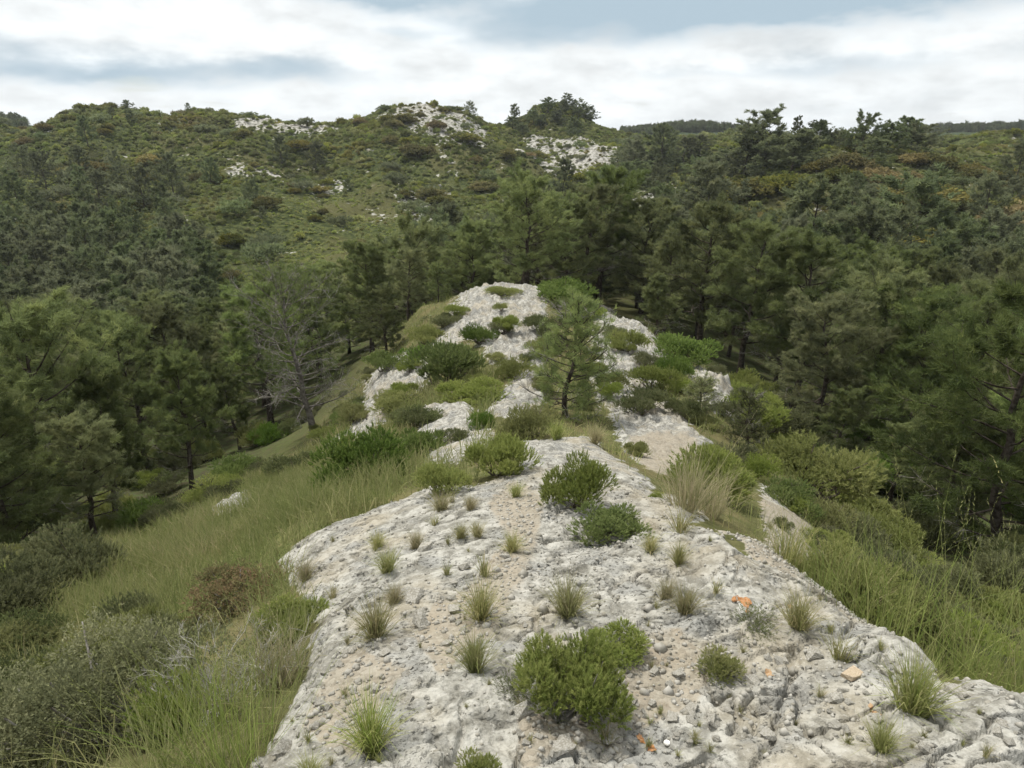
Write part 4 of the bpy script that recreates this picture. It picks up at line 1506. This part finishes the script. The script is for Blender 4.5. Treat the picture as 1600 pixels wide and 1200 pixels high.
# long grass
TALL = [make_tuft(741 + i, 64, mat='green_grass', Wd=.0060, rad=.20, lean=.50, droop=.45, dry=.40, Lr=(.30, 1.2), seedheads=26) for i in range(3)]
STRAW = [make_tuft(751 + i, 240, Wd=.008, rad=.14, lean=.5, droop=.45, dry=.7, Lr=(.45, 1.1), seedheads=8) for i in range(2)]
for (u, D, hp, pr, lab) in [
    (1072, 4.6, 110, STRAW[0], 'long yellow grass clump on the right brow of the rock'),
    (1110, 4.9, 90, STRAW[1], 'paler grass clump behind the long yellow one on the brow'),
    (1290, 3.35, 130, TALL[0], 'tall green grass just over the rock edge below the scree'),
    (1360, 3.1, 170, TALL[1], 'tall green grass with arching stalks over the right edge'),
    (1430, 2.9, 200, TALL[2], 'tallest green grass clump right of the arching one'),
    (1500, 2.8, 200, TALL[0], 'tall grass clump behind the lower right rock edge'),
    (1555, 2.6, 200, TALL[1], 'tall grass clump near the right edge over the rock'),
    (1610, 3.2, 260, STRAW[0], 'straw coloured grass leaning in from the right edge'),
    (1620, 2.4, 200, TALL[2], 'grass clump cut off by the right edge'),
    (1230, 4.0, 90, STRAW[1], 'dry grass below the brown earth on the right flank'),
    (1180, 4.4, 80, TALL[1], 'green grass on the right flank below the wide shrub'),
    (1330, 4.0, 120, STRAW[0], 'dry grass lower down behind the arching green grass'),
    (868, 2.02, 120, TALL[1], 'thin grass stalks growing through the foreground bush'),
    (285, 1.95, 190, TALL[0], 'long green grass at the bottom left, left clump'),
    (345, 1.95, 210, TALL[1], 'long green grass at the bottom left, tallest clump'),
    (420, 2.1, 130, TALL[2], 'long green grass beside the dead grey twigs'),
    (250, 1.9, 180, TALL[2], 'long green grass at the bottom left, leftmost clump'),
    (378, 1.85, 200, TALL[0], 'long green grass at the bottom left, rightmost tall clump'),
    (330, 2.25, 150, TALL[1], 'long green grass in front of the dead grey twigs'),
    (440, 2.5, 130, STRAW[1], 'straw grass between the bottom left grass and the rock'),
    (290, 2.3, 130, TALL[2], 'long grass behind the bottom left clumps'),
    (465, 2.95, 110, TALL[1], 'grass fringe at the left edge of the rock'),
]:
    loc, px = at(u, D)
    sc_ = hp * px / .95
    single('tall_grass', pr, loc, (sc_ * 1.05, sc_ * 1.05, sc_), trng.uniform(0, 6.28), lab, 'tall grass')


# ------------------------------------------------------------------ meadow grass of the flanks: one mass
def grass_mass(name, n_, box, keep, hmin, hmax, mat, label, wd=.007, straw=.34):
    rg = np.random.default_rng(hash(name) % 1000 if False else len(name))
    x = rg.uniform(box[0], box[1], n_); y = rg.uniform(box[2], box[3], n_)
    # gather into tussocks
    cl = fbm(x * 1.6, y * 1.6, 2, 15) + .35 * fbm(x * 5, y * 5, 2, 19)
    k = keep(x, y) * (.35 + .9 * sstep(-.3, .4, cl)) > rg.uniform(0, 1, n_)
    x, y = x[k], y[k]; cl = cl[k]
    r = np.sqrt(x * x + y * y)
    z = ground(x, y)
    m_ = len(x)
    L_ = rg.uniform(hmin, hmax, m_) * (.6 + .7 * sstep(-.4, .5, cl))
    dry = np.clip(straw + .45 * fbm(x * .7, y * .7, 2, 23) + rg.normal(0, .22, m_), 0, 1)
    mb = MB()
    mb.blades(np.stack([x, y, z - .01], -1), rg.uniform(0, 6.28, m_), np.abs(rg.normal(0, .55, m_)), L_, wd * np.clip(r / 5, .8, 3.0), np.abs(rg.normal(.2, .35, m_)), rg, dry)
    o = link(name, mb.mesh(name, M[mat]))
    o['kind'] = 'stuff'
    return tag(o, label, 'grass')


def outside_rock(x, y):
    return 1 - ROCK(x, y)


def left_keep(x, y):
    return outside_rock(x, y) * np.clip(MEADOW(x, y) + .26 - .16 * sstep(9, 13, -x) + .45 * (1 - sstep(3.5, 5, y)) * (1 - sstep(1.0, 1.7, -x)), 0, 1)


grass_mass('meadow_grass', 250000, (-12, -.3, 1.6, 17), left_keep, .14, .40, 'grass', 'pale green and straw grass covering the left slope', .0055, .40)
grass_mass('flank_grass', 26000, (.4, 8.5, 1.6, 20), lambda x, y: outside_rock(x, y) * (.42 - .34 * sstep(1.6, 3.2, x)) * (.25 + .75 * sstep(3.4, 4.6, y)), .08, .22, 'grass', 'dry grass growing over the right flank', straw=.6)
grass_mass('knoll_tufts', 22000, (-6, 6, 8, 30), lambda x, y: outside_rock(x, y) * .55, .12, .28, 'green_grass', 'short grass on the rocky knoll')

# ------------------------------------------------------------------ scrub of the hills
SCR = [make_shrub(801 + i, 'scrub', 130, 5, .22, .10, lobes=5, leaf='leaf', up=.5, spread=.6, shell=.6, stems=2) for i in range(3)]
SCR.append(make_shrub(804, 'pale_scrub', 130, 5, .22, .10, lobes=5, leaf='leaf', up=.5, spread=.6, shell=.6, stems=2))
OAK = [make_shrub(811 + i, 'oak', 420, 6, .13, .065, lobes=12, leaf='leaf', up=.4, spread=.7, shell=.7, stems=6, lobe_r=(.2, .34)) for i in range(3)]
OCH = [make_shrub(821 + i, 'ochre', 380, 6, .13, .065, lobes=12, leaf='leaf', up=.4, spread=.7, shell=.7, stems=6, lobe_r=(.2, .34)) for i in range(2)]
DRK = [make_shrub(831 + i, 'pine_far', 200, 6, .18, .06, lobes=6, up=.7, spread=.5, shell=.6, stems=3) for i in range(2)]


def far_shrub(u, D, hm, wm, pr, lab, nm, cat, grp=None):
    loc, px = at(u, D)
    return thing(nm, loc - np.array([0, 0, .05]), (wm / 1.25, wm / 1.25, hm / .95), srng.uniform(0, 6.28), lab, cat, grp, pr)


for (u, D, hm, wm, pr, lab) in [
    (650, 150, 3.2, 6.5, OAK[0], 'dark round oak on the open green slope under the pale summit'),
    (630, 178, 2.6, 6.5, OAK[1], 'oak higher on the slope, just under the pale summit'),
    (240, 152, 2.6, 6, OCH[0], 'orange brown oak on the middle of the left hillside'),
    (150, 140, 2.6, 6, OCH[1], 'ochre oak at left under the skyline pine group'),
    (110, 136, 2.6, 6, OCH[0], 'ochre oak at the far left of the hillside'),
    (300, 82, 2.2, 4.5, OCH[1], 'small yellow orange shrub at the foot of the dense left wood'),
    (470, 160, 2.4, 6, OCH[0], 'brown oak below the pale crest rocks'),
    (500, 128, 1.2, 4, OCH[1], 'yellow shrub at the left of the open green slope'),
    (730, 165, 2.4, 7, OAK[2], 'dark oak mass below the saddle'),
    (1320, 66, 2.8, 5.5, OCH[0], 'yellow green oak in the middle of the right hillside'),
    (1335, 72, 2.4, 4, OCH[1], 'small ochre oak above the yellow green one'),
    (1290, 78, 2.6, 7, OAK[0], 'dark brown oak clump under the right skyline pines'),
    (1440, 86, 2.6, 9, OCH[1], 'wide brownish oak clump on the right hillside'),
    (1500, 70, 3.4, 8, OAK[1], 'dark oak clump near the right edge of the hillside'),
    (1560, 62, 3.2, 8, OAK[2], 'dark oak with yellow tips near the right edge'),
    (1500, 56, 3.0, 7, OAK[0], 'yellow tipped oak right of the broad dark pine'),
    (1470, 50, 2.6, 6, OCH[0], 'yellow tipped oak beside the small clearing'),
    (1590, 76, 3.6, 8, OCH[1], 'yellowish oak at the right edge of the hillside'),
    (1540, 48, 2.8, 7, OAK[1], 'dark oak low on the right hillside'),
    (1110, 88, 2.0, 6, OCH[0], 'yellow shrub patch on the ridge at centre right'),
    (1140, 98, 1.6, 6, OAK[2], 'oak on the ridge left of the skyline pine clump'),
    (930, 110, 2.0, 6, OCH[1], 'ochre shrub below the white rock band'),
    (760, 130, 2.0, 6, OAK[1], 'dark oak on the slope left of the white rock band'),
]:
    far_shrub(u, D, hm, wm, pr, lab, 'oak_shrub', 'oak')

orng = random.Random(31)
for q_ in range(48):
    u_ = 1090 + 600 * (q_ % 12 + orng.uniform(.05, .95)) / 12
    row = q_ // 12
    D_ = [58, 70, 83, 97][row] + orng.uniform(-5, 6)
    w_ = orng.uniform(3.0, 6.5)
    pr = orng.choice(OAK + OAK + OCH)
    hue_ = 'ochre' if pr in OCH else 'olive green'
    size_ = 'small' if w_ < 4.2 else ('medium' if w_ < 5.3 else 'large')
    rows_ = ['lowest', 'second', 'third', 'top'][row]
    side_ = ['left end', 'left part', 'middle', 'right part', 'right end'][min(4, int((u_ - 1090) / 120))]
    far_shrub(u_, D_, w_ * orng.uniform(.40, .55), w_, pr, f'{size_} {hue_} oak in the {rows_} row of the right hillside, {side_}', 'oak_shrub', 'oak', 'oaks of the right hillside')
hrng = np.random.default_rng(77)
k_ = 0
tries = 0
hs = []
while k_ < 215 and tries < 3000:
    tries += 1
    D = math.sqrt(hrng.uniform(64 ** 2, 205 ** 2)); u = hrng.uniform(-60, 1660)
    if 110 < D and u > 1000 and hrng.uniform() < .85:
        continue
    if D < 85 and u < 330:
        continue
    x = (u - 800) / F * D * .98
    if any((x - a) ** 2 + (D - b) ** 2 < 9 for a, b in hs):
        continue
    hs.append((x, D)); k_ += 1
    side = 'left' if u < 580 else ('centre' if u < 960 else 'right')
    w_ = hrng.uniform(1.8, 4.4)
    pr = DRK[k_ % 2] if hrng.uniform() < .5 else (OAK[k_ % 3] if hrng.uniform() < .75 else OCH[k_ % 2])
    size_ = 'small' if w_ < 2.4 else ('medium' if w_ < 3.2 else 'large')
    hue_ = 'ochre' if pr in OCH else ('olive leafy' if pr in OAK else 'dark grey green')
    where = {'left': 'left hill', 'centre': 'slopes under the pale summit', 'right': 'right hillside'}[side]
    depth_ = 'lower' if D < 105 else ('middle' if D < 150 else 'upper')
    far_shrub(u, D, w_ * hrng.uniform(.4, .62), w_, pr, f'{size_} {hue_} shrub on the {depth_} {where}', 'hill_shrub', 'shrub', f'shrubs on the {depth_} {where}')

n_ = 92000
D = np.sqrt(hrng.uniform(44 ** 2, 235 ** 2, n_)); u = hrng.uniform(-420, 2020, n_)
x = (u - 800) / F * D * .98
keep = np.where((D > 58) | ((u > 320) & (u < 680)), 1, 0) * (1 - .8 * HILLROCK(x, D)) * (.45 + .55 * sstep(-.3, .2, fbm(x / 7, D / 7, 3, 99))) > hrng.uniform(0, 1, n_)
x, D = x[keep], D[keep]
z = ground(x, D)
sz = np.exp(hrng.normal(math.log(.52), .35, len(x))) * (.8 + .4 * sstep(100, 200, D))
# three of the cushions stand as single shrubs; the mass repeats their shapes
proto_objs = []
for i, (u_, D_) in enumerate([(470, 96), (760, 150), (1180, 92), (560, 112)]):
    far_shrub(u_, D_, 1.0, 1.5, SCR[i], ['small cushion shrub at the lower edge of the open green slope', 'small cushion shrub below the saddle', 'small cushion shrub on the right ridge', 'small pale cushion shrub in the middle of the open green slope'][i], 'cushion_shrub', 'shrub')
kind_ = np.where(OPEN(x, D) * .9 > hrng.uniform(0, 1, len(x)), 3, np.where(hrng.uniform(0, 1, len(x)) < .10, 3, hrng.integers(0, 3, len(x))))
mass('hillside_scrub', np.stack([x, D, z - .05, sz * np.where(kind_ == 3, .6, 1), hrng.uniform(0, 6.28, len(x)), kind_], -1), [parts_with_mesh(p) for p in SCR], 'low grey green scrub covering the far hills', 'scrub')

# ------------------------------------------------------------------ stones
def make_stone(seed, n_=14):
    rg = np.random.default_rng(seed)
    bm = bmesh.new()
    c8 = np.array([(a_, b_, c_) for a_ in (-1, 1) for b_ in (-1, 1) for c_ in (-1, 1)], float)
    p = np.concatenate([c8 * rg.uniform(.30, 1.0, (8, 3)), rg.uniform(-.9, .9, (n_ - 8, 3))]) * np.array([1, rg.uniform(.6, .9), rg.uniform(.35, .6)]) * .5
    for q in p:
        bm.verts.new(q)
    bmesh.ops.convex_hull(bm, input=bm.verts)
    me = bpy.data.meshes.new('stone')
    bm.to_mesh(me); bm.free()
    me.materials.append(M['stone'])
    return me


STN = [make_stone(901 + i) for i in range(9)]
qrng = np.random.default_rng(55)
zones = [((430, 640, 1000, 1195), 70), ((960, 1160, 1040, 1180), 75), ((1150, 1600, 1040, 1195), 90), ((620, 830, 860, 1080), 45), ((760, 1000, 1110, 1195), 40), ((1000, 1400, 900, 1040), 30)]
spots = []
for (ua, ub, va, vb), n_ in zones:
    for _ in range(n_):
        h = march(qrng.uniform(ua, ub), qrng.uniform(va, vb), base)
        spots.append((h[0], h[1]))
spots = np.array(spots)
sz_, rk_, _, _ = ground(spots[:, 0], spots[:, 1], True)
cnt = 0
for (x, y), z, rk in zip(spots, sz_, rk_):
    if rk < .5 or cnt >= 297:
        continue
    px = (y * cp - (z - EYE) * sp) / F
    s_ = px * qrng.choice([9, 12, 16, 22, 34], p=[.32, .30, .22, .12, .04])
    o = link('stone', STN[qrng.integers(0, 9)], parent=GROUND)
    o.location = (x, y, z + s_ * .10)
    o.scale = (s_ * 1.1,) * 3
    o.rotation_euler = (qrng.normal(0, .3), qrng.normal(0, .3), qrng.uniform(0, 6.28))
    cnt += 1
# gravel: too small and too many to count
n_ = 26000
gx = qrng.uniform(-2.3, 2.4, n_); gy = qrng.uniform(1.3, 6.0, n_)
dens = np.clip(ROCK(gx, gy) * (.12 + .9 * np.clip(SOIL(gx, gy), 0, 1) + .5 * sstep(0, .3, fbm(gx * 1.1 + 7, gy * 1.1, 3, 44))), 0, 1) * np.clip(3.2 / gy, 0, 1)
k = dens > qrng.uniform(0, 1, n_)
gx, gy = gx[k], gy[k]
gz = ground(gx, gy)
ico = np.array([(0, 0, .6), (.5, 0, .1), (.15, .48, .1), (-.42, .28, .1), (-.4, -.3, .1), (.16, -.46, .1), (0, 0, -.4)])
it = np.array([(0, 1, 2), (0, 2, 3), (0, 3, 4), (0, 4, 5), (0, 5, 1), (6, 2, 1), (6, 3, 2), (6, 4, 3), (6, 5, 4), (6, 1, 5)])
m_ = len(gx)
sz = np.exp(qrng.normal(math.log(.014), .45, m_))
V = ico[None] * (1 + qrng.normal(0, .18, (m_, 7, 3))) * sz[:, None, None]
a = qrng.uniform(0, 6.28, m_)
ca, sa = np.cos(a)[:, None], np.sin(a)[:, None]
V = np.stack([V[..., 0] * ca - V[..., 1] * sa, V[..., 0] * sa + V[..., 1] * ca, V[..., 2]], -1) + np.stack([gx, gy, gz], -1)[:, None]
T = it[None] + (np.arange(m_) * 7)[:, None, None]
o = link('gravel', new_mesh('gravel', V.reshape(-1, 3), [T.reshape(-1, 3)]), M['stone'], GROUND)
o['kind'] = 'stuff'
for (u, v, wp, mat, sq, lab) in [
    (1332, 1058, 36, 'tan_stone', (1.25, .8, .8), 'loose tan wedge shaped stone lying on the right slab'),
    (878, 1172, 42, 'stone', (1.1, .9, .9), 'pale angular stone below the foreground bush'),
    (1060, 1056, 26, 'stone', (1.0, .9, .8), 'white block of stone on the gravel right of the foreground bush'),
]:
    h, px = on_ground(u, v)
    me = make_stone(950 + u, 10)
    me.materials.clear(); me.materials.append(M[mat])
    s_ = wp * px
    single('loose_stone', me, h + np.array([0, 0, s_ * .2]), (s_ * sq[0], s_ * sq[1], s_ * sq[2]), .4, lab, 'stone')


# ------------------------------------------------------------------ paint marks and a snail shell
def mark(outline_px, mat, lab, name, lift=.0025):
    pts_ = []
    rg = np.random.default_rng(int(outline_px[0][0]))
    P_ = []
    m_ = len(outline_px)
    for i_ in range(m_):
        a_ = np.array(outline_px[i_], float); b_ = np.array(outline_px[(i_ + 1) % m_], float)
        for q in np.linspace(0, 1, 5)[:-1]:
            P_.append(a_ + (b_ - a_) * q + rg.normal(0, 1.0, 2))
    G_ = [on_ground(p[0], p[1])[0][:2] for p in P_]
    G_ = np.array(G_)
    c = G_.mean(0)
    # fine sheet that follows the rock
    bm = bmesh.new()
    vs = [bm.verts.new((x_, y_, 0)) for x_, y_ in G_]
    f = bm.faces.new(vs)
    bmesh.ops.triangulate(bm, faces=[f])
    for _ in range(2):
        bmesh.ops.subdivide_edges(bm, edges=bm.edges[:], cuts=1, use_grid_fill=True)
    xs = np.array([v_.co.x for v_ in bm.verts]); ys = np.array([v_.co.y for v_ in bm.verts])
    zs = ground(xs, ys) + lift
    z0 = zs.mean()
    for v_, x_, y_, z_ in zip(bm.verts, xs, ys, zs):
        v_.co = (x_ - c[0], y_ - c[1], z_ - z0)
    bmesh.ops.recalc_face_normals(bm, faces=bm.faces)
    me = bpy.data.meshes.new(name)
    bm.to_mesh(me); bm.free()
    me.materials.append(M[mat])
    o = link(name, me)
    o.location = (c[0], c[1], z0)
    tag(o, lab, 'mark')
    return o


mark([(1152, 944), (1160, 941), (1168, 944), (1170, 955), (1166, 960), (1156, 957)], 'white', 'white paint patch under the orange one on the right slab', 'white_paint_mark', .0025)
mark([(1142, 936), (1150, 932), (1160, 936), (1171, 936), (1174, 942), (1170, 952), (1173, 960), (1167, 959), (1164, 948), (1157, 942), (1144, 942)], 'orange', 'orange paint mark over the white patch on the right slab', 'orange_paint_mark', .005)
mark([(994, 1150), (1000, 1147), (1006, 1156), (1008, 1163), (1000, 1160)], 'orange', 'upper orange patch at the bottom of the photo', 'orange_paint_mark')
mark([(1010, 1166), (1018, 1163), (1025, 1170), (1022, 1176), (1013, 1174)], 'orange', 'lower orange patch at the bottom of the photo', 'orange_paint_mark')
mark([(1194, 1048), (1203, 1046), (1208, 1056), (1198, 1060)], 'faded_orange', 'small faint orange patch on the slab at lower right', 'orange_paint_mark')
mark([(1357, 1099), (1362, 1098), (1366, 1112), (1378, 1116), (1376, 1122), (1363, 1117)], 'faded_orange', 'orange streak above the thin green tuft at lower right', 'orange_paint_mark')
mark([(1231, 945), (1236, 945), (1236, 950), (1230, 950)], 'faded_orange', 'tiny orange spot left of the straw tuft at the rock edge', 'orange_paint_mark')
h, px = on_ground(1042, 1164)
bm = bmesh.new()
bmesh.ops.create_uvsphere(bm, u_segments=20, v_segments=12, radius=.5)
for v_ in bm.verts:
    a_ = math.atan2(v_.co.y, v_.co.x)
    rr = math.hypot(v_.co.x, v_.co.y)
    v_.co.z = v_.co.z * .72 + .06 * math.cos(2 * a_ + rr * 16) * (rr < .42)
    v_.co.x *= 1 + .10 * a_ / math.pi; v_.co.y *= 1 + .10 * a_ / math.pi
me = bpy.data.meshes.new('snail_shell'); bm.to_mesh(me); bm.free()
me.materials.append(M['shell'])
single('snail_shell', me, h + np.array([0, 0, 4 * px]), 10 * px, 0, 'small round white snail shell on the rock at the bottom', 'snail shell')

# ------------------------------------------------------------------ air
bm = bmesh.new()
bmesh.ops.create_cube(bm, size=1.0)
me = bpy.data.meshes.new('haze'); bm.to_mesh(me); bm.free()
hz = link('haze', me)
hz.location = (0, 0, -30); hz.scale = (5400, 5400, 110)
m, k, o = material('thin_summer_haze')
pv = k.n('ShaderNodeVolumePrincipled')
pv.inputs['Color'].default_value = rgb(.86, .92, 1.0)
pv.inputs['Density'].default_value = .00017
k.l(pv.outputs[0], o.inputs['Volume'])
me.materials.append(m)
hz['kind'] = 'stuff'
tag(hz, 'thin bluish haze over the far hills', 'haze')
